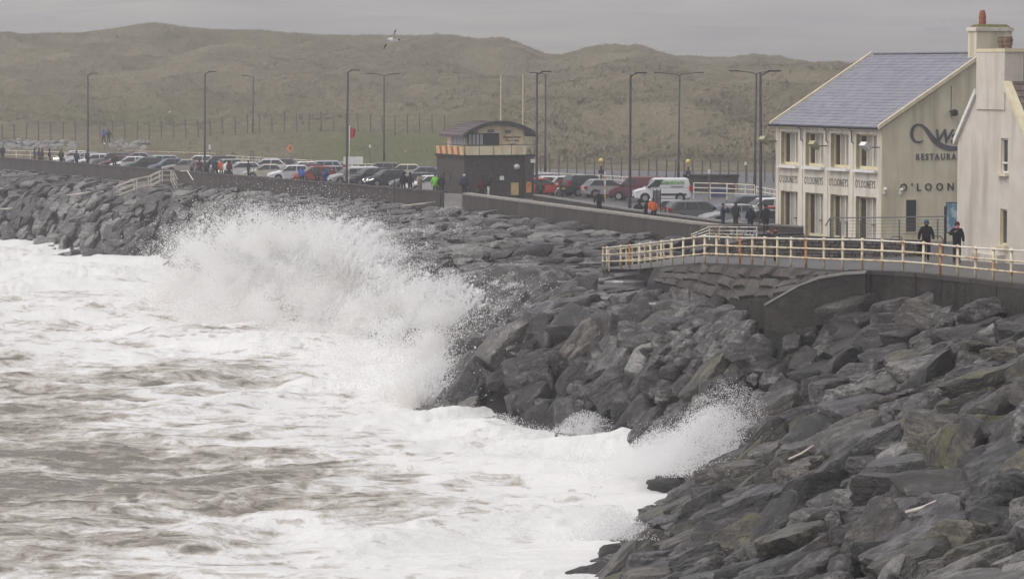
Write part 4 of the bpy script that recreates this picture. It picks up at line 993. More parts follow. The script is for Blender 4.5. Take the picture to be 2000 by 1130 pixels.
for x, z in ((2.2, 5.55), (3.6, 5.5), (.9, 5.45)): MB().box((x, Y0 - .1, z), (.42, .2, .22)).build('floodlight', M['mid_metal'], sb)
for (px, D, yt, yb, lb) in ((978, 258, 148, 240, 'shorter cream flagpole rising behind the curved lookout roof'), (1021, 254.8, 147, 303, 'taller cream flagpole standing at the lookout corner')):
    p0, p1 = PD(px, yb, D), PD(px + .5, yt, D); fp = MB(); fp.tube([p0, p1], [.055, .035], 8); fp.ball(p1, .05, 6)
    if 'taller' not in lb: fp.tube([(p0[0], p0[1], 9.6), p0], .055, 8)
    tag(fp.build('flagpole', M['cream']), lb, 'flagpole', 'flagpoles at the lookout')

# ------------------------------------------------------------------ sea walls
def wall_panels(nm, label, P, top, bot, thick, plen, mat, cop, caph=.16, over=.06):
    t_ = thing(nm, label, 'sea wall', (P[0][0], P[0][1], bot)); o = Vector((P[0][0], P[0][1], bot))
    for i in range(len(P) - 1):
        a, b = Vector((*P[i][:2], 0)), Vector((*P[i + 1][:2], 0)); L = (b - a).length; n_ = max(1, round(L / plen)); d = (b - a) / L; nn = Vector((-d.y, d.x, 0))
        for k in range(n_):
            s0, s1 = a + d * (L * k / n_ + .02), a + d * (L * (k + 1) / n_ - .02)
            def q(p, off, z): return (p + nn * off - Vector((o.x, o.y, 0)) + Vector((0, 0, z - o.z)))[:]
            jit = random.uniform(-.008, .008)
            MB().hexa([q(s0, -thick / 2 - .25, bot), q(s1, -thick / 2 - .25, bot), q(s1, thick / 2, bot), q(s0, thick / 2, bot)], [q(s0, -thick / 2 + jit, top - caph), q(s1, -thick / 2 + jit, top - caph), q(s1, thick / 2, top - caph), q(s0, thick / 2, top - caph)]).build('panel', mat, t_)
            MB().hexa([q(s0, -thick / 2 - over, top - caph + .003), q(s1, -thick / 2 - over, top - caph + .003), q(s1, thick / 2 + over, top - caph + .003), q(s0, thick / 2 + over, top - caph + .003)], [q(s0, -thick / 2 - over, top - .02), q(s1, -thick / 2 - over, top - .02), q(s1, thick / 2 + over, top), q(s0, thick / 2 + over, top)]).build('coping', cop, t_)
    return t_
def flip(P): return [tuple(p) for p in P]
GA, GB = PX(867, 373, WALL_TOP)[:2], PX(911, 375.5, WALL_TOP)[:2]
wall_panels('sea_wall', 'long concrete sea wall running away left above the far boulders', flip(WALL[:5]) + [GA], WALL_TOP, 4.2, .5, 7.5, M['concrete_wall'], M['concrete_wall'])
wall_panels('sea_wall', 'concrete sea wall between the flood gate and the terrace steps', [GB] + flip(WALL[7:]), WALL_TOP, 4.2, .5, 7.5, M['concrete_wall'], M['concrete_pale'])
fg = thing('flood_gate', 'pale grey flood gate panel closing the gap in the sea wall', 'gate', (*GA, 5.0)); dv = (GB[0] - GA[0], GB[1] - GA[1]); L = math.hypot(*dv); fg.rotation_euler.z = math.atan2(dv[1], dv[0])
for k in range(4): MB().box((L / 2, -.06, 1.02 + k * .29 + .0), (L - .3, .12, .28)).build('panel', M['concrete_grey'], fg)
for x in (.1, L - .1): MB().box((x, 0, 1.0), (.2, .5, 2.2)).build('post', M['concrete_wall'], fg)
MB().box((L / 2 - .3, -.35, .82), (L + .3, .5, .1)).build('sill', M['paper'], fg)
IW = off_line(WALL, 4.6); IW[-1] = (17.3, 192.5)
ia = [tuple(p) for p in IW[:5]]; ib = [PD(1046, 381, 243)[:2], PD(1230, 401, 217)[:2], PD(1420, 430, 199)[:2], (17.2, 192.6)]
t_ = thing('parapet_wall', 'low inner parapet between promenade walkers and the parked cars', 'wall', (*ib[0], 5.9))
for i in range(3):
    a, b = Vector((*ib[i], 0)), Vector((*ib[i + 1], 0)); L = (b - a).length; d = (b - a) / L; nn = Vector((-d.y, d.x, 0)); n_ = max(1, round(L / 6))
    for k in range(n_):
        s0, s1 = a + d * (L * k / n_ + .015) - Vector((*ib[0], 0)), a + d * (L * (k + 1) / n_ - .015) - Vector((*ib[0], 0)); zt = 1.28 - .35 * sst(0, 3, (i + k / n_))
        mk = lambda z0, z1, w_: MB().hexa([(s0 - nn * w_ + Vector((0, 0, z0)))[:], (s1 - nn * w_ + Vector((0, 0, z0)))[:], (s1 + nn * w_ + Vector((0, 0, z0)))[:], (s0 + nn * w_ + Vector((0, 0, z0)))[:]], [(s0 - nn * w_ + Vector((0, 0, z1)))[:], (s1 - nn * w_ + Vector((0, 0, z1)))[:], (s1 + nn * w_ + Vector((0, 0, z1)))[:], (s0 + nn * w_ + Vector((0, 0, z1)))[:]])
        mk(-.2, 1.05, .16).build('panel', M['concrete_wall'], t_); mk(1.053, 1.15, .2).build('coping', M['concrete_grey'], t_)

# ------------------------------------------------------------------ path, ramp, its sea face
RT = np.array([(1178, 178, 484, 523), (1250, 165, 477, 525), (1313, 156, 469, 518), (1377, 148, 461, 512), (1446, 144, 464, 514), (1519, 139, 465, 518), (1610, 133, 467, 524), (1685, 129, 468, 527), (1765, 127, 472, 530), (1805, 126, 474.5, 533), (1872, 124, 481, 540), (1907, 122, 484, 544), (1977, 116, 488, 552), (2060, 110, 494, 560), (2160, 104, 500, 570), (2400, 92, 550, 630), (2700, 78, 623, 717)], float)
def rail_pt(px):
    D, yt, yb = [float(np.interp(px, RT[:, 0], RT[:, k])) for k in (1, 2, 3)]; return PD(px, yb, D), PD(px, yt, D)
EDGE = [rail_pt(p)[0] for p in RT[:, 0]]
INL = [(6.6, 181, 5.4), (7.6, 174, 6.0), (8.6, 168, 6.6), (9.8, 161.2, 7.05), (11.5, 159, 7.15), (13, 157, 7.2), (14.8, 154.5, 7.3), (16.3, 152.6, 7.45), (18, 150.5, 7.6), (19.5, 148, 7.75), (22.5, 145, 7.9), (25, 141, 8.0), (30, 134, 8.35), (32, 128, 8.7), (34, 118, 8.9), (36, 104, 9.0), (38, 84, 9.0)]
OUT = []
for i, e in enumerate(EDGE):
    a, b = EDGE[max(i - 1, 0)], EDGE[min(i + 1, len(EDGE) - 1)]; t2 = Vector((b[0] - a[0], b[1] - a[1])).normalized(); OUT.append((e[0] + t2.y * .28, e[1] - t2.x * .28, e[2] - .01))
struct(MB().strip([(p[0], p[1], p[2] - .004) for p in OUT], INL).build('path', M['paving']))
struct(MB().strip([(x, y, z - .004) for x, y, z in INL[10:]], [(120, y + 4, z - .004) for x, y, z in INL[10:]]).build('ground', M['asphalt']))
# terrace ground
struct(MB().add([(12.4, 190.6, 6.5), (17, 202, 6.5), (34, 202, 6.5), (34, 150, 6.5), (10.5, 161.8, 6.5)], [(0, 1, 2, 3, 4)]).build('terrace', M['paving']))
struct(MB().add([(9.9, 161.5, 7.05), (13.7, 156.4, 7.65), (19.5, 149.6, 7.72), (27, 158, 7.72), (24, 168, 7.4), (14, 170, 7.3)], [(0, 1, 2, 3, 4, 5)]).build('terrace', M['paving']))
# masonry apron of big squared stones under the ramp
pxs = np.linspace(1290, 1672, 17); ap = thing('ramp_wall', 'battered masonry wall of big wet stones under the curved railing', 'sea wall', (10, 142, 6.5)); oA = Vector((10, 142, 6.5))
def apron(px, t):
    e = Vector(rail_pt(px)[0]); i = float(np.interp(px, RT[:, 0], np.arange(len(RT)))); i0 = int(i); tt = Vector(OUT[i0]).lerp(Vector(OUT[min(i0 + 1, len(OUT) - 1)]), i - i0)
    drop = float(np.interp(px, [1290, 1375, 1450, 1560, 1672], [.75, 1.15, 1.5, 1.35, .35])); run = float(np.interp(px, [1290, 1375, 1450, 1560, 1672], [.35, .6, 1.0, 1.3, .3]))
    d = (tt - e); d.z = 0; d.normalize(); return Vector((tt.x, tt.y, e.z - .02)) + d * run * t + Vector((0, 0, -drop * t))
body = MB(); A = [apron(p, 0) - oA for p in pxs]; B = [apron(p, 1.0) - oA for p in pxs]; body.strip(A, B); body.strip(B, [v - Vector((0, 0, 1.2)) for v in B]); body.build('backing', M['concrete_dark'], ap)
stone_mats = [M['stone_wall'], nmat('grey apron stone', (.04, .036, .033), (.105, .096, .088), 2.2, .6, .03, 8), nmat('brown apron stone', (.033, .028, .024), (.08, .068, .058), 2.0, .6, .03, 8)]
for r_ in range(3):
    t0, t1 = .10 + r_ * .3, .10 + (r_ + 1) * .3; p = 1300 + random.uniform(0, 8)
    while p < 1660:
        l = random.uniform(13, 42); p1 = min(p + l, 1668)
        if p1 - p > 6:
            j = lambda: random.uniform(-.06, .06)
            c = [apron(p + 1 + j() * 20, t0 + .015 + j()), apron(p1 - 1, t0 + .015 + j()), apron(p1 - 1 + j() * 20, t1 - .015 + j()), apron(p + 1, t1 - .015 + j())]
            nrm = (c[1] - c[0]).cross(c[3] - c[0]).normalized(); nrm = nrm if nrm.y < 0 or nrm.x < 0 and nrm.z > -.5 else -nrm
            if nrm.z < 0: nrm = -nrm
            h = random.uniform(.05, .24); ce = sum(c, Vector()) / 4
            topv = [q.lerp(ce, .16) + nrm * (h + random.uniform(-.06, .06)) - oA for q in c]
            MB().hexa([(q - nrm * .05 - oA)[:] for q in c], [q[:] for q in topv]).build('stone', random.choice(stone_mats), ap)
        p = p1
# vertical dark wall on the right, in cast panels
vw = thing('path_wall', 'dark stained retaining wall under the right end of the railing', 'sea wall', (14, 128, 7)); oV = Vector((14, 128, 7))
p = 1672
while p < 2650:
    p1 = p + random.choice((44, 52, 60)); a, b = apron(min(p + 1, 1672), 0) if p < 1673 else None, None
    def ed(px):
        i = float(np.interp(px, RT[:, 0], np.arange(len(RT)))); i0 = int(i); return Vector(OUT[i0]).lerp(Vector(OUT[min(i0 + 1, len(OUT) - 1)]), i - i0)
    e0, e1 = ed(p + .6), ed(p1 - .6); d = (e1 - e0); d.z = 0; d.normalize(); nn = Vector((d.y, -d.x, 0)); j = random.uniform(0, .04)
    V3 = lambda q, off, dz: (q + nn * off + Vector((0, 0, dz)) - oV)[:]
    MB().hexa([V3(e0, .12 + j, -2.2), V3(e1, .12 + j, -2.2), V3(e1, -.5, -2.2), V3(e0, -.5, -2.2)], [V3(e0, .02 + j, -.14), V3(e1, .02 + j, -.14), V3(e1, -.5, -.14), V3(e0, -.5, -.14)]).build('panel', M['concrete_dark'], vw)
    MB().hexa([V3(e0, .08, -.137), V3(e1, .08, -.137), V3(e1, -.34, -.137), V3(e0, -.34, -.137)], [V3(e0, .08, .03), V3(e1, .08, .03), V3(e1, -.34, .03), V3(e0, -.34, .03)]).build('kerb', M['concrete_wall'], vw)
    p = p1
# curved wing wall
wg = thing('wing_wall', 'dark concrete wing wall curving down from the path to the boulders', 'sea wall', (12, 129, 7)); oW = Vector((12, 129, 7))
WT = [Vector(PD(x, y, D)) for x, y, D in ((1692, 529.5, 127.6), (1650, 532, 127.9), (1600, 540, 128.3), (1560, 555, 128.7), (1525, 575, 129.2), (1494, 593, 129.8))]
m_ = MB(); k_ = MB(); bk = Vector((.1, .42, 0))
for i in range(len(WT) - 1):
    a, b = WT[i] - oW, WT[i + 1] - oW; dn_ = Vector((0, 0, -1.9)); lp = Vector((0, 0, -.09))
    m_.hexa([(a + dn_)[:], (b + dn_)[:], (b + dn_ + bk)[:], (a + dn_ + bk)[:]], [(a + lp)[:], (b + lp)[:], (b + lp + bk)[:], (a + lp + bk)[:]])
    f_ = Vector((-.01, -.05, 0)); k_.hexa([(a + lp * .96 + f_)[:], (b + lp * .96 + f_)[:], (b + lp * .96 + bk - f_)[:], (a + lp * .96 + bk - f_)[:]], [(a + f_)[:], (b + f_)[:], (b + bk - f_)[:], (a + bk - f_)[:]])
m_.build('panel', M['concrete_dark'], wg); k_.build('coping', M['concrete_grey'], wg)
# ramp toe slab at the left end
tslab = MB().hexa([PD(1200, 541, 172), PD(1250, 534, 166), PD(1262, 528, 170), PD(1205, 533, 178)], [(q[0], q[1], q[2] + .18) for q in (PD(1200, 541, 172), PD(1250, 534, 166), PD(1262, 528, 170), PD(1205, 533, 178))])
tag(tslab.build('ramp_slab', M['concrete_grey']), 'pale concrete toe slab at the foot of the ramp railing', 'slab')
# stone wall below the terrace
SWL = [((9.75, 161.4), 7.4, 6.7), ((11.6, 158.9), 7.95, 6.8), ((13.65, 156.2), 8.2, 6.9), ((18.6, 149.8), 8.33, 7.3)]
tw = thing('stone_wall', 'dark coursed stone wall holding up the restaurant terrace', 'wall', (13.65, 156.2, 7)); oT = Vector((13.65, 156.2, 7)); bd = MB(); stn = MB(); cp_ = MB()
for i in range(3):
    (a, za, ba), (b, zb, bb) = SWL[i], SWL[i + 1]; A, B = Vector((*a, 0)), Vector((*b, 0)); L = (B - A).length; d = (B - A) / L; nn = Vector((d.y, -d.x, 0)); nn = nn if nn.y < 0 else -nn
    q = lambda s, off, f: (A + d * s + nn * off + Vector((0, 0, lerp(ba, bb, s / L) + (lerp(za, zb, s / L) - lerp(ba, bb, s / L)) * f)) - oT)[:]
    bd.hexa([q(0, 0, 0), q(L, 0, 0), q(L, -.5, 0), q(0, -.5, 0)], [q(0, 0, .93), q(L, 0, .93), q(L, -.5, .93), q(0, -.5, .93)])
    cp_.hexa([q(0, .06, .932), q(L, .06, .932), q(L, -.55, .932), q(0, -.55, .932)], [q(0, .06, 1.03), q(L, .06, 1.03), q(L, -.55, 1.03), q(0, -.55, 1.03)])
    for r_ in range(7):
        s = -.2 * (r_ % 2)
        while s < L - .05:
            l = random.uniform(.25, .7); a0, a1 = max(s, 0) + .015, min(s + l, L) - .015; f0, f1 = r_ / 7 * .93 + .008, (r_ + 1) / 7 * .93 - .008; o_ = random.uniform(.03, .09)
            if a1 - a0 > .06: stn.hexa([q(a0, -.02, f0), q(a1, -.02, f0), q(a1, -.02, f1), q(a0, -.02, f1)], [q(a0 + .02, o_, f0 + .01), q(a1 - .02, o_, f0 + .01), q(a1 - .02, o_ * .8, f1 - .01), q(a0 + .02, o_ * .8, f1 - .01)])
            s += l
bd.build('core', M['rubble'], tw); stuff(stn.build('stones', M['stone_wall'], tw)); cp_.build('coping', M['concrete_dark'], tw)
# ================================================================== STREET FURNITURE
def wall_D(px, P=WALL):
    for i in range(len(P) - 1):
        (ax, ay), (bx, by) = P[i], P[i + 1]; k = (px - 1000) / F; d = (bx - ax) - k * (by - ay)
        if abs(d) < 1e-9: continue
        t = (k * ay - ax) / d
        if -.02 <= t <= 1.02: return ay + t * (by - ay)
    return 192.0
def hit(px, py, off=.4):
    D = 58.0
    while D < 420:
        p = PD(px, py, D)
        if p[2] <= float(rock_height(np.array([p[0]]), np.array([p[1]]))[0][0]) + off: return Vector(p)
        D += .15
    return Vector(PD(px, py, 300))

# --- the long cream railing by the path
rl = thing('path_railing', 'long cream railing with ball joints and rusty posts along the curving path', 'railing', EDGE[3]); oR = Vector(EDGE[3])
PXS = [1178, 1186, 1213, 1230, 1250, 1271, 1292, 1313, 1335, 1356, 1377, 1400, 1422, 1446, 1470, 1494, 1519, 1546, 1575, 1610, 1647, 1685, 1724, 1765, 1805, 1838, 1872, 1907, 1942, 1977, 2014, 2052, 2092, 2130, 2180, 2235, 2295, 2360, 2430, 2510, 2600, 2690]
RUSTY = {1230, 1446, 1575, 1838}
tops, bots = [], []
for p in PXS:
    b, t = rail_pt(p); b, t = Vector(b) - oR, Vector(t) - oR; h = max(1.08, min(1.25, t.z - b.z)); t = b + Vector((0, 0, h)); tops.append(t); bots.append(b)
    m_ = MB(); m_.tube([b - Vector((0, 0, .1)), t], .052, 8)
    for f in (1.0, .67, .335): m_.ball((b + (t - b) * f)[:], .085, 8)
    q = m_.build('post', M['rust'] if p in RUSTY else M['rail_cream'], rl, smooth=True)
    if p in RUSTY: q['label'] = 'rusty post'
for f in (1.0, .67, .335):
    MB().tube([(b + (t - b) * f)[:] for b, t in zip(bots, tops)], .036, 7).build('rail', M['rail_white'] if f == 1 else M['rail_cream'], rl, smooth=True)
def rail_fence(nm, label, P, h, nr, sp, mat, r=.035, cat='railing', group=None):
    t_ = thing(nm, label, cat, P[0], 0, group); o = Vector(P[0]); pts = []
    for i in range(len(P) - 1):
        a, b = Vector(P[i]), Vector(P[i + 1]); n_ = max(1, round((b - a).length / sp)); pts += [a.lerp(b, k / n_) for k in range(n_)]
    pts.append(Vector(P[-1]))
    for q in pts:
        m_ = MB(); m_.tube([q - o - Vector((0, 0, .1)), q - o + Vector((0, 0, h))], r * 1.25, 6); m_.build('post', mat, t_)
    for k in range(nr):
        f = 1 - k / (nr + .3); MB().tube([(q - o + Vector((0, 0, h * f)))[:] for q in pts], r, 6).build('rail', mat, t_)
    return t_
rail_fence('path_railing', 'short return of cream railing on the far side of the ramp foot', [PD(1190, 526, 182), PD(1212, 524, 184), PD(1260, 520, 178), PD(1310, 516, 172)], 1.12, 3, 1.6, M['rail_cream'], .04)
def WP(px, D, z=6.0): return (XD(px, D), D, z)
rail_fence('white_railing', 'white railing on the promenade end behind the far left walkers', [WP(5, 360, 6.5), WP(60, 357, 6.5), WP(165, 352, 6.4)], 1.05, 2, 2.6, M['rail_white'])
rail_fence('white_railing', 'pale yellowed railing behind the farthest row of parked cars', [WP(235, 382), WP(330, 376), WP(420, 370)], 1.0, 2, 3, M['rail_cream'])
rail_fence('white_railing', 'long white railing along the car park edge left of the lookout', [WP(442, 358), WP(600, 338), WP(740, 322), WP(856, 308)], 1.05, 3, 1.6, M['rail_white'])
rail_fence('white_railing', 'white railing behind the cars between lookout and striped beacon', [WP(1050, 297), WP(1150, 289), WP(1260, 281)], 1.05, 3, 1.8, M['rail_white'])
rail_fence('white_railing', 'tall white three-bar railing in front of the low stone shelter', [WP(1355, 262), WP(1420, 260), WP(1474, 257)], 1.25, 3, 1.3, M['rail_white'], .045)
rail_fence('white_railing', 'stretch of white railing beside the far corner of the restaurant', [WP(1478, 256), WP(1530, 246)], 1.15, 3, 1.8, M['rail_white'], .045)
# stair railings down to the far boulders
t_ = thing('stair_railing', 'white double handrail of the beach steps over the far sea wall', 'railing', PD(340, 352, 288)); o = Vector(PD(340, 352, 288))
for D, s in ((287.5, 0), (289.5, 5)):
    P = [PD(228 + s, 362, D - 6), PD(262 + s, 349, D - 4), PD(290 + s, 344, D - 2), PD(312 + s, 333, D), PD(334 + s, 333, D + 1), PD(342 + s, 351, D + 1)]
    for f in (0, .42, .84): MB().tube([(Vector(p) - o - Vector((0, 0, f)))[:] for p in P], .04, 6).build('rail', M['rail_white'], t_)
    for i in (1, 2, 3, 4): MB().tube([Vector(P[i]) - o, Vector(P[i]) - o - Vector((0, 0, 1.0))], .045, 6).build('post', M['rail_white'], t_)
tag(MB().tube([PD(352, 334, 290), PD(366, 333, 290), PD(377, 351, 288)], .045, 6).build('stair_railing', M['rail_white']), 'single white bent handrail just right of the beach steps', 'railing')
# step handrails by the terrace
t_ = thing('step_handrail', 'dark grey bent handrails of the steps between sea wall and terrace', 'handrail', PD(1350, 470, 176)); o = Vector(PD(1350, 470, 176))
MB().tube([(Vector(PD(x, y, D)) - o)[:] for x, y, D in ((1347, 466, 177), (1348, 446, 177), (1354, 438, 177), (1440, 438.5, 175), (1512, 440, 172))], .035, 6).build('rail', M['mid_metal'], t_)
for x in (1362, 1393, 1411, 1433, 1453, 1475): MB().tube([(Vector(PD(x + a, y, 175)) - o)[:] for a, y in ((0, 470), (0, 455), (8, 444), (12, 443))], .035, 6).build('post', M['mid_metal'], t_)
t_ = thing('step_handrail', 'pale handrails of the slipway steps behind the grey bent handrail', 'handrail', PD(1400, 466, 180)); o = Vector(PD(1400, 466, 180))
for dy in (0, 8, 16): MB().tube([(Vector(PD(x, y + dy * s, 181)) - o)[:] for x, y, s in ((1350, 458, .5), (1384, 443, .8), (1480, 443, 1))], .035, 6).build('rail', M['rail_white'], t_)
for x in (1386, 1405, 1440, 1478): MB().tube([(Vector(PD(x, y, 181)) - o)[:] for y in (442, 468)], .035, 6).build('post', M['rail_white'], t_)
t_ = thing('cable_railing', 'thin steel cable railing along the restaurant terrace edge', 'railing', PD(1622, 462, 163)); o = Vector(PD(1622, 462, 163))
CP = [PD(1613, 440, 164), PD(1622, 425, 163.5), PD(1700, 424.5, 161), PD(1850, 422, 157)]
MB().tube([(Vector(p) - o)[:] for p in CP], .032, 6).build('rail', M['mid_metal'], t_)
for x, D, yt in ((1622, 163.5, 425), (1642, 163, 432), (1655, 162.6, 432), (1681, 161.5, 430), (1757, 159.3, 428), (1832, 157.3, 427)): MB().tube([(Vector(PD(x, yt, D)) - o)[:], (Vector(PD(x, 467, D)) - o)[:]], .04, 6).build('post', M['mid_metal'], t_)
for k in range(5): MB().tube([(Vector(PD(x, y, D)) - o)[:] for x, y, D in ((1622, 431 + 6.5 * k, 163.5), (1757, 430 + 6.5 * k, 159.3), (1846, 428.5 + 6.5 * k, 157))], .008, 4).build('cable', M['mid_metal'], t_)
for x, D in ((1752, 151.5), (1830, 149.5)):
    t2 = thing('bike_hoop', 'low grey hoop rail at the terrace wall left of the walkers' if x < 1800 else 'low grey hoop rail between the two walkers', 'hoop rail', PD(x, 500, D), 0, 'hoop rails at the terrace'); MB().tube([(-.3, 0, -.2), (-.3, 0, .75), (-.18, 0, .92), (.18, 0, .92), (.3, 0, .75), (.3, 0, -.2)], .035, 6).build('hoop', M['mid_metal'], t2)
nb = thing('notice_board', 'tall blue printed notice board on a dark post beside the white house', 'notice board', (PD(1847, 470, 158)[0], 158, 7.7), R(-8)); MB().box((0, 0, .9), (.12, .12, 2.0)).build('post', M['dark_metal'], nb); MB().box((.42, -.01, 1.35), (.78, .08, 1.5)).build('frame', M['dark_metal'], nb); MB().box((.42, -.06, 1.36), (.7, .02, 1.4)).build('poster', M['blue_print'], nb)

# --- street lamps
def lamp(px, D, ztop, arms, label, z0=6.0):
    t_ = thing('street_lamp', label, 'street lamp', WP(px, D, z0), 0, 'street lamps on the seafront'); H = ztop - z0
    m_ = MB(); m_.tube([(0, 0, -.1), (0, 0, 1.5), (0, 0, 1.55), (random.uniform(-.06, .14), 0, H)], [.12, .12, .10, .07], 8); top = m_.v[-1]; m_.build('pole', M['dark_metal'], t_, smooth=True)
    for a, ln in arms:
        x, y = math.cos(a), math.sin(a); am = MB(); am.tube([(0.06, 0, H - .12), (.06 + x * .25, y * .25, H + .04), (.06 + x * ln, y * ln, H + .1 + .05 * ln)], .045, 6); am.build('arm', M['dark_metal'], t_)
        hd = MB(); c = (x * (ln + .3), y * (ln + .3), H + .1 + .055 * ln); hd.box(c, (.75, .22, .09), a); hd.build('lamp_head', M['dark_metal'], t_); MB().box((c[0], c[1], c[2] - .055), (.5, .16, .02), a).build('lens', M['lamp_glass'], t_)
for px, D, yt, lb in ((172, 328, 146, 'dark single-arm street lamp, leftmost of all on the promenade'), (400, 296, 143, 'dark single-arm street lamp right of the beach steps'), (677, 267, 140, 'dark single-arm street lamp with the red flag beside it'),
                      (1048, 246, 143, 'dark single-arm street lamp at the right corner of the lookout'), (1230, 219, 146, 'dark single-arm street lamp between the red van and crouching walkers'), (1486, 196, 143, 'dark single-arm street lamp among walkers left of the restaurant')):
    lamp(px, D, CAMZ - (yt - 143) / F * D, [(R(-12), .45)], lb)
for px, D, yt, ar, lb in ((494, 405, 150, [(R(185), .6)], 'slim distant street lamp with its arm pointing left'), (750, 361, 147, [(R(3), 1.2), (R(177), 1.2)], 'slim twin-arm street lamp left of the lookout'), (1065, 325, 145, [(R(180), .9)], 'slim street lamp just behind the lookout corner lamp'),
                         (1325, 313, 146, [(R(3), 1.7), (R(177), 1.7)], 'tall twin-arm street lamp above the white van'), (1474, 272, 143, [(R(3), 1.5), (R(177), 1.5)], 'tall twin-arm street lamp left of the restaurant roof')):
    lamp(px, D, CAMZ - (yt - 143) / F * D, ar, lb)
# --- zebra beacons
M['beacon'] = nmat('beacon globe', (.72, .52, .16), (.8, .62, .25), 3, .3); M['violet'] = nmat('dark violet housing', (.05, .03, .07), None, 3, .5)
for px, D, lb in ((1174, 264, 'striped crossing beacon with yellow globe beside the silver hatchback'), (1344, 261, 'striped crossing beacon with yellow globe at the rear of the white van')):
    t_ = thing('crossing_beacon', lb, 'beacon', WP(px, D), 0, 'zebra crossing beacons')
    for k in range(7): MB().tube([(0, 0, k * .37), (0, 0, (k + 1) * .37)], .065, 8).build('pole_band', M['white' if k % 2 else 'black'], t_)
    MB().box((0, 0, 2.1), (.42, .3, .3)).build('housing', M['violet'], t_); m_ = MB(); m_.ball((0, 0, 2.98), .2, 12); m_.tube([(0, 0, 2.55), (0, 0, 2.82)], .05, 6); m_.build('globe', M['beacon'], t_, smooth=True)
# --- signs and posts
t_ = thing('warning_sign', 'yellow diamond warning sign on a post behind the parked cars', 'sign', WP(567, 335)); MB().tube([(0, 0, 0), (0, 0, 2.9)], .04, 6).build('post', M['mid_metal'], t_); s = .44
MB().hexa([(0, -.06, 1.85), (s, -.06, 2.32), (0, -.06, 2.8), (-s, -.06, 2.32)], [(0, -.09, 1.85), (s, -.09, 2.32), (0, -.09, 2.8), (-s, -.09, 2.32)]).build('plate', M['orange'], t_)
m_ = MB(); m_.box((0, -.1, 2.32), (.09, .01, .34)); m_.box((.06, -.102, 2.42), (.16, .01, .09), 0); m_.build('symbol', M['black'], t_)
t_ = thing('warning_flag', 'red flag with white edge on a leaning pole by the third lamp', 'flag', WP(681, 275)); MB().tube([(0, 0, 0), (.1, 0, 5.6)], .03, 6).build('pole', M['rail_white'], t_)
fv = MB(); nx_ = 8
A = [(.12 + .07 * i, .05 * math.sin(i * 1.1), 5.5 - .03 * i) for i in range(nx_)]; B = [(.10 + .06 * i, .05 * math.sin(i * 1.1 + .6), 4.5 + .02 * i) for i in range(nx_)]
fv.strip(A, B); fo = fv.build('cloth', M['red'], t_); so = fo.modifiers.new('thick', 'SOLIDIFY'); so.thickness = .01
MB().tube([(.085, 0, 4.4), (.10, 0, 5.6)], .05, 6).build('edging', M['white'], t_)
t_ = thing('information_sign', 'grey information panels on three dark posts beside the crouching walkers', 'sign', WP(1283, 214))
for x in (-.24, 0, .24): MB().tube([(x, 0, 0), (x, 0, 2.45)], .035, 6).build('post', M['dark_metal'], t_)
for x in (-.12, .12): MB().box((x, -.03, 1.85), (.2, .03, 1.05)).build('panel', M['mid_metal'], t_)
tag(MB().tube([WP(1300, 214, 5.9), WP(1300, 214, 7.3)], .06, 8).build('bollard', M['dark_metal']), 'dark iron bollard right of the information panels', 'bollard')
for px, D, h, wz, lb in ((1385, 259, 2.4, .35, 'grey sign post with white plate at the tall white railing'), (410, 345, 2.4, .5, 'thin post with white plate behind the second lamp'), (723, 340, 2.6, .3, 'thin leaning post with small plate left of the twin-arm lamp'), (1456, 290, 2.2, .3, 'thin post with white plate in front of the fence near the restaurant'), (205, 372, 2.2, .2, 'grey bare sign post among the farthest cars')):
    t_ = thing('sign_post', lb, 'sign post', WP(px, D), 0, 'small sign posts'); MB().tube([(0, 0, 0), (0, 0, h)], .05, 6).build('post', M['mid_metal'], t_); MB().box((0, -.06, h - .15), (.2, .03, wz)).build('plate', M['paper'], t_)
t_ = thing('striped_pole', 'orange and white striped pole beside the zebra beacon', 'pole', WP(1182, 262))
for k in range(6): MB().tube([(0, 0, k * .36), (0, 0, (k + 1) * .36)], .055, 8).build('band', M['orange' if k % 2 == 0 else 'white'], t_)
t_ = thing('parking_post', 'two thin green posts joined at the top beside the cream saloon', 'post', WP(493, 300)); [MB().tube([(x, 0, 0), (x, 0, 2.9)], .04, 6).build('post', M['mid_metal'], t_) for x in (-.13, .13)]; MB().box((0, 0, 2.85), (.3, .06, .06)).build('crossbar', M['mid_metal'], t_)
tag(MB().tube([WP(770, 252, 6.0), WP(770, 252, 8.0)], .045, 6).build('pole', M['dark_metal']), 'short dark pole in front of the silver hatchback', 'pole')
# low stone shelter, white hoarding, blue skip
t_ = thing('stone_shelter', 'low dark stone shelter with flat slab roof behind the tall white railing', 'shelter', WP(1390, 277)); MB().box((0, .8, .62), (4.4, 1.6, 1.3)).build('wall', M['brick_dark'], t_); MB().box((0, .8, 1.36), (4.7, 1.9, .16)).build('roof', M['concrete_dark'], t_)
t_ = thing('blue_skip', 'small blue container standing behind the tall white railing', 'container', WP(1403, 266)); MB().hexa([(-.6, -.4, 0), (.6, -.4, 0), (.6, .4, 0), (-.6, .4, 0)], [(-.72, -.5, .8), (.72, -.5, .8), (.72, .5, .8), (-.72, .5, .8)]).build('body', nmat('faded blue steel', (.05, .08, .17), (.09, .12, .22), 2, .6), t_)
t_ = thing('white_hoarding', 'white rectangular hoarding standing behind the cars by the third lamp', 'hoarding', WP(690, 318)); MB().box((0, 0, 1.55), (1.9, .06, .75)).build('panel', M['paper'], t_); [MB().tube([(x, .05, 0), (x, .05, 1.9)], .04, 6).build('post', M['mid_metal'], t_) for x in (-.8, .8)]
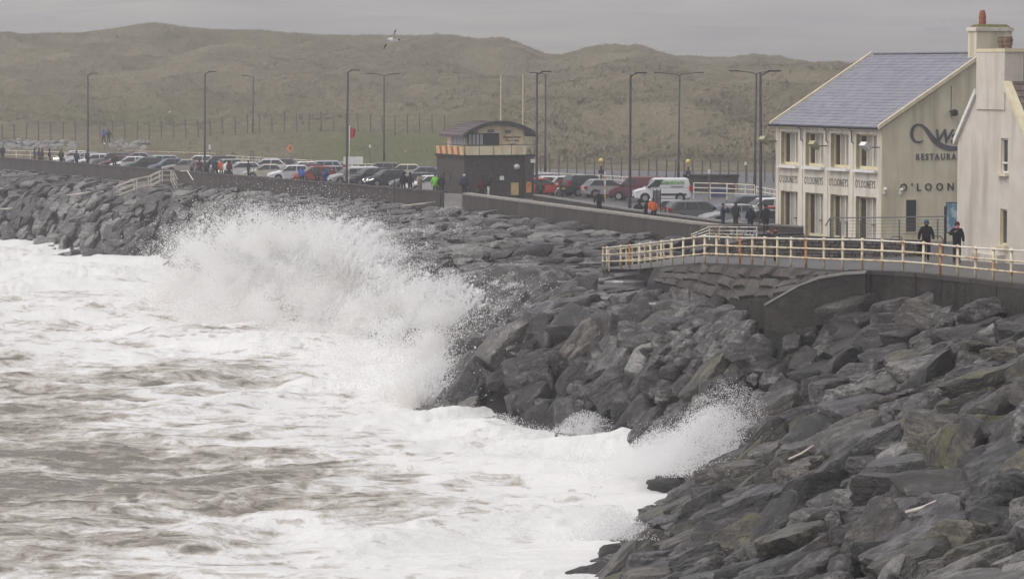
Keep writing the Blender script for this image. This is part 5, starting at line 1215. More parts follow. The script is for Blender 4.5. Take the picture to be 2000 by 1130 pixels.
# --- dune fences
def post_fence(nm, label, fn, pxs, h):
    q0 = Vector(fn(pxs[0])); t_ = thing(nm, label, 'fence', q0); tops = []
    pm = MB(); pm.tube([(0, 0, -.3), (0, 0, h)], .075, 5); me = None
    for px in pxs:
        q = Vector(fn(px)) - q0
        if me is None: p = pm.build('post', M['wood'], t_); me = p.data
        else: p = bpy.data.objects.new('post', me); COL.objects.link(p); p.parent = t_
        p.location = q; p.rotation_euler = (random.gauss(0, .03), random.gauss(0, .03), 0); tops.append(q)
    for f in (.2, .45, .7, .95): MB().tube([(q + Vector((0, 0, h * f)))[:] for q in tops], .012, 3, caps=False).build('wire', M['wire'], t_)
def fl(px):
    D = float(np.interp(px, [-30, 270, 480, 640, 730, 870], [396, 401, 404, 404, 400, 390])); x = XD(px, D); return (x, D, land_z(x, D))
def frr(px):
    D = float(np.interp(px, [1055, 1300, 1520], [318, 306, 302])); x = XD(px, D); return (x, D, max(land_z(x, D), 5.95))
post_fence('dune_fence', 'old timber post and wire fence climbing the dune foot left of the lookout', fl, list(np.arange(-20, 875, 24)), 2.3)
post_fence('dune_fence', 'close-set timber post fence behind the car park right of the lookout', frr, list(np.arange(1056, 1520, 17.5)), 1.95)
# yellow marker ball far on the green, and far houses in the murk
D = 455; q = WP(333, D, land_z(XD(333, D), D)); t_ = thing('golf_flag', 'tiny yellow marker on a stick on the green dune terrace', 'marker', q); MB().tube([(0, 0, 0), (0, 0, 2.2)], .04, 5).build('stick', M['mid_metal'], t_); m_ = MB(); m_.ball((0, 0, 2.3), .22, 8); m_.build('marker', M['yellow'], t_)
for px, py, D, lb in ((1815, 66, 3000, 'faint white farmhouse in the murk above the restaurant roof'), (1838, 62, 3050, 'faint white barn in the murk right of the farmhouse'), (98, 44, 3000, 'faint white cottage in the murk above the left dunes')):
    x = XD(px, D); z = far_z(x, D)
    for _ in range(200):
        if CAMZ - (py - 143) / F * D > z: D += 15; x = XD(px, D); z = far_z(x, D)
        else: break
    t_ = thing('far_house', lb, 'house', (x, D, z - .5), R(12), 'houses on the far hillside'); MB().box((0, 0, 2.5), (14, 8, 5)).build('wall', M['concrete_pale'], t_); MB().hexa([(-8.2, -4.7, 5), (8.2, -4.7, 5), (8.2, 4.7, 5), (-8.2, 4.7, 5)], [(-8.2, -.1, 9), (8.2, -.1, 9), (8.2, .1, 9), (-8.2, .1, 9)]).build('roof', M['slate'], t_); MB().box((7, 0, 9), (1.2, 1.2, 2.4)).build('chimney', M['white'], t_)
# boulder bank far left beyond the promenade
bl = []
for _ in range(420):
    px = random.choice((random.uniform(-20, 150), random.uniform(-20, 150), random.uniform(215, 288))); D = random.uniform(374, 394); x = XD(px, D)
    bl.append(dict(dims=[random.uniform(.45, .85) * a for a in (1, .8, .65)], R=Matrix.Rotation(random.uniform(0, 6.28), 3, 'Z') @ Matrix.Rotation(random.gauss(0, .4), 3, 'X'), x=x, y=D, z=6.1 + (D - 376) * .085 + random.uniform(-.1, .2), tint=.9 + random.gauss(0, .5)))
v_, f_, t2 = joined(bl, 2, ''); tag(stuff(np_mesh('boulder_bank', v_, f_, M['rock_mass'], True, {'tint': t2})), 'bank of greyish boulders far left beyond the promenade end', 'rocks')
# driftwood and wet slabs on the shore rocks
M['drift'] = nmat('bleached driftwood', (.42, .38, .33), (.55, .51, .46), 4, .8)
def drift(a, b, r, label):
    p, q = hit(*a, .62), hit(*b, .62); mid_ = p.lerp(q, .55) + Vector((.02, 0, -.05)); tag(MB().tube([p, mid_, q], [r * .7, r, r * .5], 6).build('driftwood', M['drift'], smooth=True), label, 'driftwood', 'driftwood on the rocks')
drift((1774, 1004), (1834, 981), .075, 'bleached crooked stick lying across the foreground boulders')
drift((132, 381), (176, 374), .11, 'pale driftwood plank on the far boulders left of the beach steps')
drift((0, 407), (24, 406), .1, 'pale driftwood pole at the left picture edge on far boulders')
drift((788, 402), (850, 394), .12, 'pale driftwood log on flat rocks below the flood gate')
drift((1530, 905), (1598, 868), .05, 'thin grey stick leaning over boulders beside the cove splash')
M['wet_slab'] = nmat('wet pale flagstone', (.16, .155, .16), (.25, .24, .25), 1.2, .16, .01, 6, spec=.6)
for k, (px, py, L_, W_s, az, lb) in enumerate(((1005, 516, 2.6, 1.9, .1, 'long wet shining slab in the middle of the flat rock shelf'), (1040, 555, 2.9, 2.2, .3, 'pale wet slab pooling water at the front edge of the shelf'), (1225, 548, 2.4, 1.7, -.1, 'flat wet slab below the left end of the railing'), (1300, 590, 1.9, 1.4, .2, 'pinkish pale slab lying below the ramp masonry'), (1150, 545, 2.0, 1.5, .4, 'wet grey slab left of the ramp toe'))):
    p = hit(px, py, .35); sh = MB(); g_ = [(L_ / 2 * math.cos(a) * random.uniform(.8, 1.08), W_s / 2 * math.sin(a) * random.uniform(.8, 1.08)) for a in [i * 6.2832 / 11 for i in range(11)]]
    n_ = len(g_); sh.add([(x, y, -.5) for x, y in g_] + [(x * 1.02, y * 1.02, -.05) for x, y in g_] + [(x * .95, y * .95, .02) for x, y in g_], [tuple(reversed(range(n_)))] + [(i, (i + 1) % n_, n_ + (i + 1) % n_, n_ + i) for i in range(n_)] + [(n_ + i, n_ + (i + 1) % n_, 2 * n_ + (i + 1) % n_, 2 * n_ + i) for i in range(n_)] + [tuple(range(2 * n_, 3 * n_))])
    o = sh.build('flat_slab', M['wet_slab']); o.location = p; o.rotation_euler = (random.gauss(0, .02), random.gauss(0, .02), az); tag(o, lb, 'slab', 'wet flat slabs')
# gull in flight
gu = thing('gull', 'gull gliding with bent dark-tipped wings above the dunes', 'gull', PD(769, 79, 118)); M['gull_grey'] = nmat('gull plumage', (.5, .5, .5), (.7, .69, .68), 5, .8); M['gull_dark'] = nmat('dark feathers', (.03, .028, .028), (.08, .07, .065), 6, .8)
m_ = MB(); prof = [(-.26, .02), (-.2, .05), (-.08, .085), (.05, .08), (.13, .05), (.17, .055), (.21, .045), (.25, .012)]
for i in range(len(prof) - 1): pass
m_.tube([(x * .8, x * .2, -x * .15) for x, r in prof], [r for x, r in prof], 8); m_.build('body', M['gull_grey'], gu, smooth=True)
def wing(P, wd):
    n_ = len(P); half = MB()
    for i in range(n_ - 1):
        a, b = Vector(P[i]), Vector(P[i + 1]); c = Vector((.3, .9, .1)); w0, w1 = wd[i], wd[i + 1]; t2 = Vector((0, 0, .012))
        up = (b - a).cross(c).normalized() * .012
        MB().hexa([a - c * w0, b - c * w1, b + c * w1, a + c * w0], [a - c * w0 + up, b - c * w1 + up, b + c * w1 + up, a + c * w0 + up]).build('wing' if i < n_ - 2 else 'wing_tip', M['gull_grey' if i < n_ - 2 else 'gull_dark'], gu)
wing([(-.02, 0, .02), (-.18, .05, -.03), (-.27, .1, -.14), (-.36, .14, -.33)], [.10, .11, .09, .02]); wing([(.02, 0, .04), (.04, -.05, .2), (.05, -.06, .28), (.10, -.02, .38)], [.10, .1, .08, .02])
MB().hexa([(.13, 0, -.02), (.22, .04, 0), (.22, .1, .0), (.13, .04, -.02)], [(.14, 0, .02), (.25, .04, .05), (.25, .1, .05), (.14, .04, .02)]).build('tail', M['gull_dark'], gu)
# ================================================================== VEHICLES
def paint(name, c, c2=None): return nmat(name, c, c2 or tuple(x * .93 for x in c), .8, .28, spec=.6)
PAINT = {'white': paint('white car paint', (.70, .70, .71)), 'silver': paint('silver car paint', (.34, .345, .355)), 'grey': paint('grey car paint', (.13, .135, .145)), 'blue': paint('blue grey car paint', (.085, .11, .16)), 'dark': paint('dark car paint', (.025, .027, .03)),
         'green': paint('dark green car paint', (.022, .04, .033)), 'red': paint('red car paint', (.30, .025, .022)), 'maroon': paint('maroon car paint', (.11, .018, .028)), 'brightred': paint('bright red car paint', (.55, .06, .045)), 'beige': paint('beige car paint', (.36, .32, .29)), 'cream': paint('cream car paint', (.52, .48, .40)), 'iceblue': paint('pale blue car paint', (.36, .41, .46))}
M['car_glass'] = nmat('car window glass', (.025, .03, .032), (.05, .055, .058), 1, .08, spec=.6)
M['tyre'] = nmat('tyre rubber', (.014, .014, .014), (.022, .022, .022), 8, .8); M['rim'] = nmat('alloy rim', (.32, .32, .33), (.42, .42, .43), 5, .35, metal=.6)
M['tail'] = nmat('tail lamp', (.38, .015, .012), (.5, .03, .02), 4, .2); M['head'] = nmat('headlamp glass', (.55, .56, .58), (.7, .7, .72), 5, .12)
def lit(name, c, s):
    m = bpy.data.materials.new(name); m.use_nodes = True; b = m.node_tree.nodes['Principled BSDF']; b.inputs['Base Color'].default_value = c4(c); b.inputs['Emission Color'].default_value = c4(c); b.inputs['Emission Strength'].default_value = s; return m
M['head_on'] = lit('lit headlamp', (1, .95, .82), 2.6); M['tail_on'] = lit('lit tail lamp', (1, .16, .08), 1.2)
KIND = {  # stations (x, zb, zt, w); cabin: base front x, roof front x, roof rear x, base rear x, belt, roof
    'hatch': dict(st=[(2.04, .36, .60, .66), (1.98, .24, .72, .78), (1.55, .19, .86, .86), (.9, .19, .97, .875), (0, .19, .98, .88), (-1.2, .19, 1.0, .88), (-1.8, .22, 1.0, .86), (-1.98, .30, .97, .80), (-2.04, .42, .82, .72)], cab=(1.0, .28, -1.35, -1.93, .96, 1.48), wh=(1.28, -1.25)),
    'saloon': dict(st=[(2.25, .36, .58, .68), (2.18, .24, .70, .80), (1.7, .19, .84, .87), (.95, .19, .94, .88), (0, .19, .95, .885), (-1.2, .19, .98, .885), (-1.9, .22, .98, .86), (-2.18, .30, .95, .80), (-2.25, .42, .80, .72)], cab=(1.05, .3, -.95, -1.65, .93, 1.43), wh=(1.38, -1.35)),
    'estate': dict(st=[(2.28, .36, .60, .68), (2.2, .24, .74, .80), (1.7, .19, .88, .88), (.95, .19, .98, .89), (0, .19, .99, .895), (-1.2, .19, 1.02, .895), (-1.95, .22, 1.02, .87), (-2.2, .30, 1.0, .82), (-2.28, .42, .86, .74)], cab=(1.1, .38, -1.75, -2.2, .98, 1.52), wh=(1.38, -1.38)),
    'suv': dict(st=[(2.18, .42, .78, .72), (2.1, .30, .92, .84), (1.65, .26, 1.04, .90), (.95, .26, 1.10, .91), (0, .26, 1.11, .915), (-1.2, .26, 1.14, .915), (-1.9, .28, 1.14, .89), (-2.1, .36, 1.1, .84), (-2.18, .5, .98, .76)], cab=(1.05, .4, -1.6, -2.08, 1.08, 1.70), wh=(1.34, -1.3)),
    'van': dict(st=[(2.2, .38, .74, .74), (2.12, .26, .90, .84), (1.7, .22, 1.04, .89), (1.15, .22, 1.14, .90), (0, .22, 1.14, .905), (-1.2, .22, 1.14, .905), (-1.95, .24, 1.14, .90), (-2.16, .32, 1.12, .88), (-2.2, .4, 1.08, .86)], cab=(1.35, .62, -2.0, -2.17, 1.12, 1.86), wh=(1.38, -1.36))}
def car_proto(kind):
    K = KIND[kind]; root = bpy.data.objects.new('parked_car' if kind != 'van' else 'parked_van', None); COL.objects.link(root)
    b = MB(); ns = len(K['st']); ring = []
    for x, zb, zt, w in K['st']:
        h = [(-w * .86, zb), (-w, zb + .10), (-w * 1.0, (zb + zt) / 2), (-w * .965, zt - .07), (-w * .84, zt)]; ring.append([(x, y, z) for y, z in h] + [(x, 0, zt + .025)] + [(x, -y, z) for y, z in reversed(h)])
    nr = len(ring[0]); b.add([p for r_ in ring for p in r_], [(i * nr + k, i * nr + (k + 1) % nr, (i + 1) * nr + (k + 1) % nr, (i + 1) * nr + k) for i in range(ns - 1) for k in range(nr)] + [tuple(range(nr)), tuple(reversed(range((ns - 1) * nr, ns * nr)))])
    bo = b.build('body', PAINT['white'], root, smooth=True); bo.data.set_sharp_from_angle(angle=R(35)); bo.material_slots[0].link = 'OBJECT'
    xa, xc, xd, xb, zb, zr = K['cab']; wb = K['st'][4][3] * .95; wt = wb * (.80 if kind != 'van' else .92); r_ = MB()
    def lay(f, ins=0):                 # cross frame of the cabin at height fraction f
        xf, xr, w = lerp(xa, xc, f), lerp(xb, xd, f), lerp(wb, wt, f); return xf, xr, w, lerp(zb, zr, f)
    cr_ = []
    for f, k in ((0, 0), (.5, .012), (.9, .012)):
        xf, xr, w, z = lay(f); cr_.append([(xf, -w - k, z), (xr, -w - k, z), (xr, w + k, z), (xf, w + k, z)])
    xf, xr, w, z = lay(1); cr_.append([(xf - .12, -w + .08, z + .01), (xr + .1, -w + .08, z + .01), (xr + .1, w - .08, z + .01), (xf - .12, w - .08, z + .01)])
    r_.add([p for q in cr_ for p in q], [(i * 4 + k, i * 4 + (k + 1) % 4, (i + 1) * 4 + (k + 1) % 4, (i + 1) * 4 + k) for i in range(3) for k in range(4)] + [(12, 13, 14, 15)])
    ro = r_.build('roof', PAINT['white'], root); ro.material_slots[0].link = 'OBJECT'
    f0, f1 = .10, .86
    def pane(nm, corners, out):
        o = Vector(out) * .022; MB().hexa([(Vector(c) - o * .4)[:] for c in corners], [(Vector(c) + o)[:] for c in corners]).build(nm, M['car_glass'], root)
    A, B = lay(f0), lay(f1)
    pane('windscreen', [(A[0], -A[2] * .92, A[3]), (A[0], A[2] * .92, A[3]), (B[0], B[2] * .90, B[3]), (B[0], -B[2] * .90, B[3])], (.7, 0, .7))
    if kind != 'van': pane('rear_window', [(A[1], -A[2] * .88, A[3]), (A[1], A[2] * .88, A[3]), (B[1], B[2] * .86, B[3]), (B[1], -B[2] * .86, B[3])], (-.8, 0, .5))
    for s in (-1, 1):
        q = lambda t, L_: (lerp(L_[0] - .10, L_[1] + (.16 if kind == 'saloon' else .12), t), s * (L_[2] + .012), L_[3])
        segs = ((0, .47), (.51, .97)) if kind != 'van' else ((0, .27),)
        if kind in ('estate', 'suv'): segs = ((0, .34), (.37, .70), (.73, .97))
        for t0, t1 in segs: pane('side_window', [q(t0, A), q(t1, A), q(t1, B), q(t0 if t0 else .02, B)], (0, s, .25))
        m_ = MB(); m_.box((xa - .25, s * (wb + .1), zb + .1), (.12, .18, .13)); m_.build('mirror', M['black'], root)
        for x in K['wh']:
            w = K['st'][4][3]; rr = .33 if kind in ('suv', 'van') else .31
            t_ = MB(); t_.tube([(x, s * (w - .2), rr), (x, s * (w + .012), rr)], rr, 14); to = t_.build('tyre', M['tyre'], root)
            MB().tube([(x, s * (w + .0), rr), (x, s * (w + .024), rr)], rr * .64, 10).build('rim', M['rim'], to)
            MB().tube([(x, s * (w - .05), rr + .03), (x, s * (w + .004), rr + .03)], rr + .07, 14).build('wheel_arch', M['black'], root)
        st = K['st']; zh = st[1][2] - .04
        ho = MB().hexa([(st[0][0] - .02, s * .42, zh - .1), (st[1][0] - .06, s * (st[1][3] + .005), zh - .08), (st[2][0], s * (st[2][3] - .03), zh + .06), (st[0][0] - .06, s * .45, zh + .02)], [(st[0][0] + .04, s * .42, zh - .1), (st[1][0] + .03, s * (st[1][3] + .02), zh - .07), (st[2][0] + .06, s * (st[2][3] + .005), zh + .07), (st[0][0], s * .45, zh + .05)]).build('headlight', M['head'], root); ho.material_slots[0].link = 'OBJECT'; ho.material_slots[0].material = M['head']
        zt_ = st[-2][2]; tl = MB().box((st[-2][0] - .02, s * (st[-2][3] - .04), zt_ - .12 if kind not in ('suv', 'estate', 'van') else zt_ - .02), (.24, .2, .22 if kind not in ('suv', 'van') else .42)); to = tl.build('tail_light', M['tail'], root); to.material_slots[0].link = 'OBJECT'; to.material_slots[0].material = M['tail']
    MB().box((K['st'][0][0] - .02, 0, .40), (.12, 1.15, .2)).build('grille', M['black'], root); MB().box((K['st'][0][0] + .045, 0, .48), (.02, .5, .11)).build('number_plate', M['paper'], root); MB().box((K['st'][-1][0] - .012, 0, .62), (.03, .5, .11)).build('number_plate', M['yellow'], root)
    return root
PROTO = {k: car_proto(k) for k in KIND}; USED = set()
HH = {'hatch': 1.49, 'saloon': 1.44, 'estate': 1.53, 'suv': 1.71, 'van': 1.87}
def car(px, yroof, kind, col, head, label, lights=0, tails=0, D=None, cat=None, group='cars parked along the seafront'):
    D = D or (10 - HH[kind]) * F / (yroof - 143.0)
    if kind in USED: o = copy_tree(PROTO[kind])
    else: o = PROTO[kind]; USED.add(kind)
    o.location = WP(px, D); o.rotation_euler = (0, 0, R(head))
    tag(o, label, cat or ('van' if kind == 'van' else 'car'), group)
    for c in o.children:
        nm = c.name.split('.')[0]
        if nm in ('body', 'roof'): c.material_slots[0].material = PAINT[col]
        if nm == 'headlight': c.material_slots[0].material = M['head_on' if lights else 'head']
        if nm == 'tail_light': c.material_slots[0].material = M['tail_on' if tails else 'tail']
    return o
# heading: 180 faces left; 205 faces the sea wall square on
for a in ((142, 294, 'hatch', 'white', 200, 'white hatchback with lit headlamp, first car at the far left', 1), (166, 297, 'hatch', 'iceblue', 195, 'pale blue hatchback beside the leftmost street lamp'), (199, 299, 'saloon', 'silver', 193, 'silver saloon right of the leftmost street lamp'),
          (184, 300, 'hatch', 'white', 196, 'white car sandwiched between pale blue hatchback and silver saloon'), (220, 297, 'suv', 'grey', 190, 'grey off-roader in the farthest row far left'), (268, 297, 'saloon', 'silver', 186, 'silver saloon in the farthest row above the beach steps'), (386, 303, 'hatch', 'white', 188, 'white hatchback in the back row left of the second lamp'), (552, 309, 'saloon', 'grey', 186, 'grey saloon in the far row right of the rounded white hatchback'),
          (232, 303, 'hatch', 'maroon', 195, 'maroon car half hidden behind the white hatchback far left'), (254, 305, 'hatch', 'white', 192, 'white hatchback above the top of the beach steps'), (281, 307, 'hatch', 'green', 198, 'dark green hatchback left of the beach steps rail'), (308, 303, 'estate', 'iceblue', 205, 'bluish silver estate behind the dark blue hatchback'),
          (330, 309, 'hatch', 'blue', 200, 'dark blue hatchback behind the beach steps'), (361, 311, 'saloon', 'beige', 190, 'beige saloon seen side-on left of the second lamp'), (424, 304, 'suv', 'dark', 190, 'dark off-roader behind the cars at the second lamp'), (440, 310, 'hatch', 'silver', 200, 'silver hatchback behind the group in orange and navy'),
          (470, 316, 'hatch', 'white', 196, 'white hatchback with one glowing headlamp mid left', 1), (519, 310, 'hatch', 'white', 188, 'white rounded hatchback in the second row near the green posts'), (521, 320, 'saloon', 'cream', 188, 'cream saloon seen side-on behind the green posts'), (566, 322, 'hatch', 'white', 197, 'white hatchback nosing left beside the dark maroon car'),
          (589, 315, 'hatch', 'white', 195, 'white small car in the back row under the warning sign'), (628, 313, 'suv', 'iceblue', 185, 'pale blue people carrier in the back row'), (598, 320, 'hatch', 'maroon', 204, 'dark maroon hatchback tucked behind the red one'), (614, 324, 'hatch', 'red', 197, 'deep red hatchback in front of the row'),
          (655, 323, 'saloon', 'iceblue', 25, 'pale blue saloon showing its tail right of the red hatchback'), (683, 327, 'hatch', 'silver', 206, 'silver hatchback cut by the flag lamp post'), (697, 325, 'estate', 'white', 206, 'white estate just right of the flag lamp'), (722, 328, 'estate', 'dark', 207, 'dark estate car second from the flag lamp'),
          (755, 331, 'hatch', 'dark', 205, 'black hatchback with glowing headlamp mid row', 1), (808, 336, 'hatch', 'grey', 196, 'grey hatchback behind the two dark figures'), (742, 317, 'estate', 'grey', 186, 'grey roofed estate in the back row under the twin lamp'), (786, 320, 'hatch', 'cream', 183, 'cream coloured car in the back row left of the lookout'),
          (826, 325, 'saloon', 'blue', 186, 'blue saloon in the back row beside the lookout'), (836, 342, 'hatch', 'white', 200, 'white car with red patch beside the lookout wall')):
    car(*a)
for a in ((1056, 347, 'saloon', 'brightred', 15, 'bright red saloon showing its tail by the lookout', 0, 1), (1088, 343, 'hatch', 'white', 12, 'white hatchback tail-on just right of the red saloon'), (1112, 343, 'hatch', 'white', 20, 'white car between hatchback and dark green one'), (1148, 341, 'suv', 'green', 25, 'dark green off-roader tail-on left of the beacon'),
          (1186, 349, 'hatch', 'silver', 14, 'silver-white hatchback behind the striped beacon'), (1070, 338, 'hatch', 'silver', 10, 'silver car far behind the red saloon'), (1320, 389, 'hatch', 'silver', 22, 'silver hatchback tail half hidden behind the grey estate'), (1364, 391, 'estate', 'grey', 14, 'grey estate car side-on behind the parapet'),
          (1432, 398, 'saloon', 'silver', 200, 'silver saloon nose behind the standing onlookers'), (1452, 381, 'estate', 'blue', 200, 'dark blue estate behind the silver saloon'), (1492, 386, 'hatch', 'white', 198, 'white hatchback beside the restaurant corner'), (1478, 409, 'hatch', 'grey', 200, 'grey hatchback behind the last lamp'), (1500, 402, 'hatch', 'red', 196, 'red car showing beside the restaurant wall')):
    car(*a)
car(1246, 344, 'van', 'maroon', 168, 'maroon van parked tail-on left of the white van', 0, 1)
wv = car(1292, 347, 'van', 'white', 184, 'white van with green lettering parked by the zebra beacon')
me = text_mesh('SAMARITANS', .36, .006, .82, 1.05, 0, .012); wd = max(v.co.x for v in me.vertices)
M['van_green'] = nmat('green print', (.12, .36, .05), None, 3, .5)
put_text(me, M['van_green'], Matrix.Translation((.15, .905, 1.42)) @ Matrix.Rotation(R(180), 4, 'Z') @ Matrix.Rotation(R(90), 4, 'X'), wv)
MB().box((-.7, .918, .62), (2.3, .03, .14)).build('side_moulding', M['black'], wv); MB().box((-1.1, .912, 1.22), (1.0, .02, .05)).build('side_moulding', M['black'], wv)
# ================================================================== PEOPLE
CLOTH = {}
def cloth(c):
    if c not in CLOTH: CLOTH[c] = nmat('cloth', c, tuple(x * .7 for x in c), 4, .85, .01, 12, spec=.15)
    return CLOTH[c]
SKIN = nmat('skin', (.48, .29, .21), (.42, .24, .17), 5, .6); HAIR = nmat('hair', (.05, .035, .025), None, 8, .7); BOOT = nmat('shoes', (.03, .028, .028), None, 5, .6)
BLK, NAV, DGR, MAR, GRY, BRN, ORG, GRN, BLU, WHT, PNK, BEI, OLV = (.018, .018, .02), (.022, .03, .06), (.05, .052, .055), (.10, .018, .03), (.17, .17, .175), (.07, .045, .03), (.55, .12, .03), (.22, .62, .05), (.05, .12, .38), (.68, .68, .67), (.6, .22, .32), (.33, .28, .23), (.06, .065, .04)
def skel(pose):
    """joints (x across, y back, z up; the figure faces -y) with the radius of the clothed limb"""
    J = {'pel': (0, 0, .95, .178), 'bel': (0, 0, 1.1, .178), 'che': (0, .01, 1.3, .182), 'nek': (0, .0, 1.47, .062), 'hd0': (0, -.01, 1.57, .082), 'hd1': (0, -.01, 1.69, .078)}
    for s, n in ((-1, 'L'), (1, 'R')):
        J['sh' + n] = (s * .19, .01, 1.40, .092); J['el' + n] = (s * .27, .03, 1.13, .078); J['wr' + n] = (s * .265, -.07, .90, .056)
        J['hi' + n] = (s * .095, 0, .88, .10); J['kn' + n] = (s * .105, -.02, .50, .082); J['an' + n] = (s * .11, .03, .09, .06); J['to' + n] = (s * .125, -.13, .045, .045)
    def mv(k, *p): J[k] = (*p, J[k][3])
    if pose == 'walk':
        mv('knL', -.10, -.17, .52); mv('anL', -.10, -.17, .10); mv('toL', -.10, -.33, .07); mv('knR', .10, .02, .50); mv('anR', .11, .26, .16); mv('toR', .11, .13, .05)
        mv('elL', -.27, .14, 1.14); mv('wrL', -.30, .08, .91); mv('elR', .27, -.07, 1.14); mv('wrR', .29, -.20, .94)
    if pose == 'photo':
        for s, n in ((-1, 'L'), (1, 'R')): mv('el' + n, s * .27, -.20, 1.25); mv('wr' + n, s * .08, -.34, 1.50)
    if pose == 'arms':
        mv('elL', -.33, -.12, 1.22); mv('wrL', -.20, -.33, 1.33)
    if pose in ('bent', 'lean'):
        k = .8 if pose == 'bent' else .35
        for q in list(J):
            x, y, z, r = J[q]
            if q in ('bel', 'che', 'nek', 'hd0', 'hd1') or q[:2] in ('sh', 'el', 'wr'):
                dy, dz = y, z - .95; J[q] = (x, dy * math.cos(k) - dz * math.sin(k), .95 + dz * math.cos(k) + dy * math.sin(k) - (.0), r)
    if pose == 'crouch':
        for q in list(J):
            x, y, z, r = J[q]
            if q[:2] in ('kn',): J[q] = (x * 1.5, -.33, .48, r)
            elif q[:2] not in ('an', 'to'): J[q] = (x, y + .02 - (z - .95) * .3, z - .48, r)
    return J
BONES = [('pel', 'bel', 1), ('bel', 'che', 1), ('che', 'nek', 1), ('nek', 'hd0', 0), ('hd0', 'hd1', 0)] + [b for n in 'LR' for b in (('che', 'sh' + n, 1), ('sh' + n, 'el' + n, 1), ('el' + n, 'wr' + n, 1), ('pel', 'hi' + n, 2), ('hi' + n, 'kn' + n, 2), ('kn' + n, 'an' + n, 2), ('an' + n, 'to' + n, 3))]
def skin_mesh(J, sub=1):
    names = list(J); idx = {k: i for i, k in enumerate(names)}; me = bpy.data.meshes.new('person'); me.from_pydata([J[k][:3] for k in names], [(idx[a], idx[b]) for a, b, _ in BONES], [])
    o = bpy.data.objects.new('person', me); COL.objects.link(o); o.modifiers.new('skin', 'SKIN')
    for i, k in enumerate(names):
        r = J[k][3]; sv = me.skin_vertices[0].data[i]; sv.radius = (r * (1.18 if k in ('che', 'bel', 'pel') else 1), r * (.82 if k in ('che', 'bel', 'pel') else 1)); sv.use_root = (k == 'pel')
    sb_ = o.modifiers.new('sub', 'SUBSURF'); sb_.levels = sub; sb_.render_levels = sub
    out = bpy.data.meshes.new_from_object(o.evaluated_get(bpy.context.evaluated_depsgraph_get())); bpy.data.objects.remove(o); bpy.data.meshes.remove(me); out.name = 'person'; return out
def seg_d(p, a, b):
    ab = b - a; t = max(0, min(1, (p - a).dot(ab) / ab.length_squared)); return (p - a - ab * t).length
PM = {}
def pose_mesh(pose):
    if pose in PM: return PM[pose]
    J = skel(pose); me = skin_mesh(J); mats = []
    pts_ = {k: Vector(v[:3]) for k, v in J.items()}
    coatlow = pts_['pel'].z - .10
    for f in me.polygons:
        best = min(BONES, key=lambda b: seg_d(f.center, pts_[b[0]], pts_[b[1]]) - (.5 * (J[b[0]][3] + J[b[1]][3]))); m_ = best[2]
        if m_ == 2 and f.center.z > coatlow and pose != 'crouch': m_ = 1
        mats.append(m_)
    bm = bmesh.new(); bm.from_mesh(me)
    # hands: palm, four unequal bent fingers and a thumb
    hb = MB()
    for s, n in ((-1, 'L'), (1, 'R')):
        w_, e_ = pts_['wr' + n], pts_['el' + n]; d = (w_ - e_).normalized(); sd = Vector((0, -1, .15)); sd = (sd - d * sd.dot(d)).normalized(); nn = d.cross(sd)
        hb.hexa([w_ - sd * .022 - nn * .012, w_ + sd * .022 - nn * .012, w_ + sd * .022 + nn * .012, w_ - sd * .022 + nn * .012], [w_ + d * .09 - sd * .04 - nn * .014, w_ + d * .09 + sd * .04 - nn * .014, w_ + d * .09 + sd * .04 + nn * .014, w_ + d * .09 - sd * .04 + nn * .014])
        for k, ln in enumerate((.065, .078, .072, .055)):
            b0 = w_ + d * .088 + sd * (.03 - .02 * k); hb.tube([b0, b0 + d * ln * .55 + nn * .004 * -s, b0 + d * ln * .9 - nn * .022 * s], [.0095, .009, .007], 5)
        b0 = w_ + d * .03 + sd * .028; hb.tube([b0, b0 + d * .03 + sd * .03, b0 + d * .065 + sd * .032], [.011, .010, .008], 5)
    # nose, so that the face has a front
    hd = pts_['hd0'].lerp(pts_['hd1'], .4); hb.add([hd + Vector((-.014, -.076, -.02)), hd + Vector((.014, -.076, -.02)), hd + Vector((0, -.075, .035)), hd + Vector((0, -.105, -.016))], [(0, 1, 3), (1, 2, 3), (2, 0, 3)])
    n0 = len(me.vertices)
    vs = [v.co[:] for v in me.vertices] + hb.v; fs = [tuple(f.vertices) for f in me.polygons] + [tuple(i + n0 for i in f) for f in hb.f]; bm.free()
    PM[pose] = (vs, fs, mats + [0] * len(hb.f), J); bpy.data.meshes.remove(me); return PM[pose]
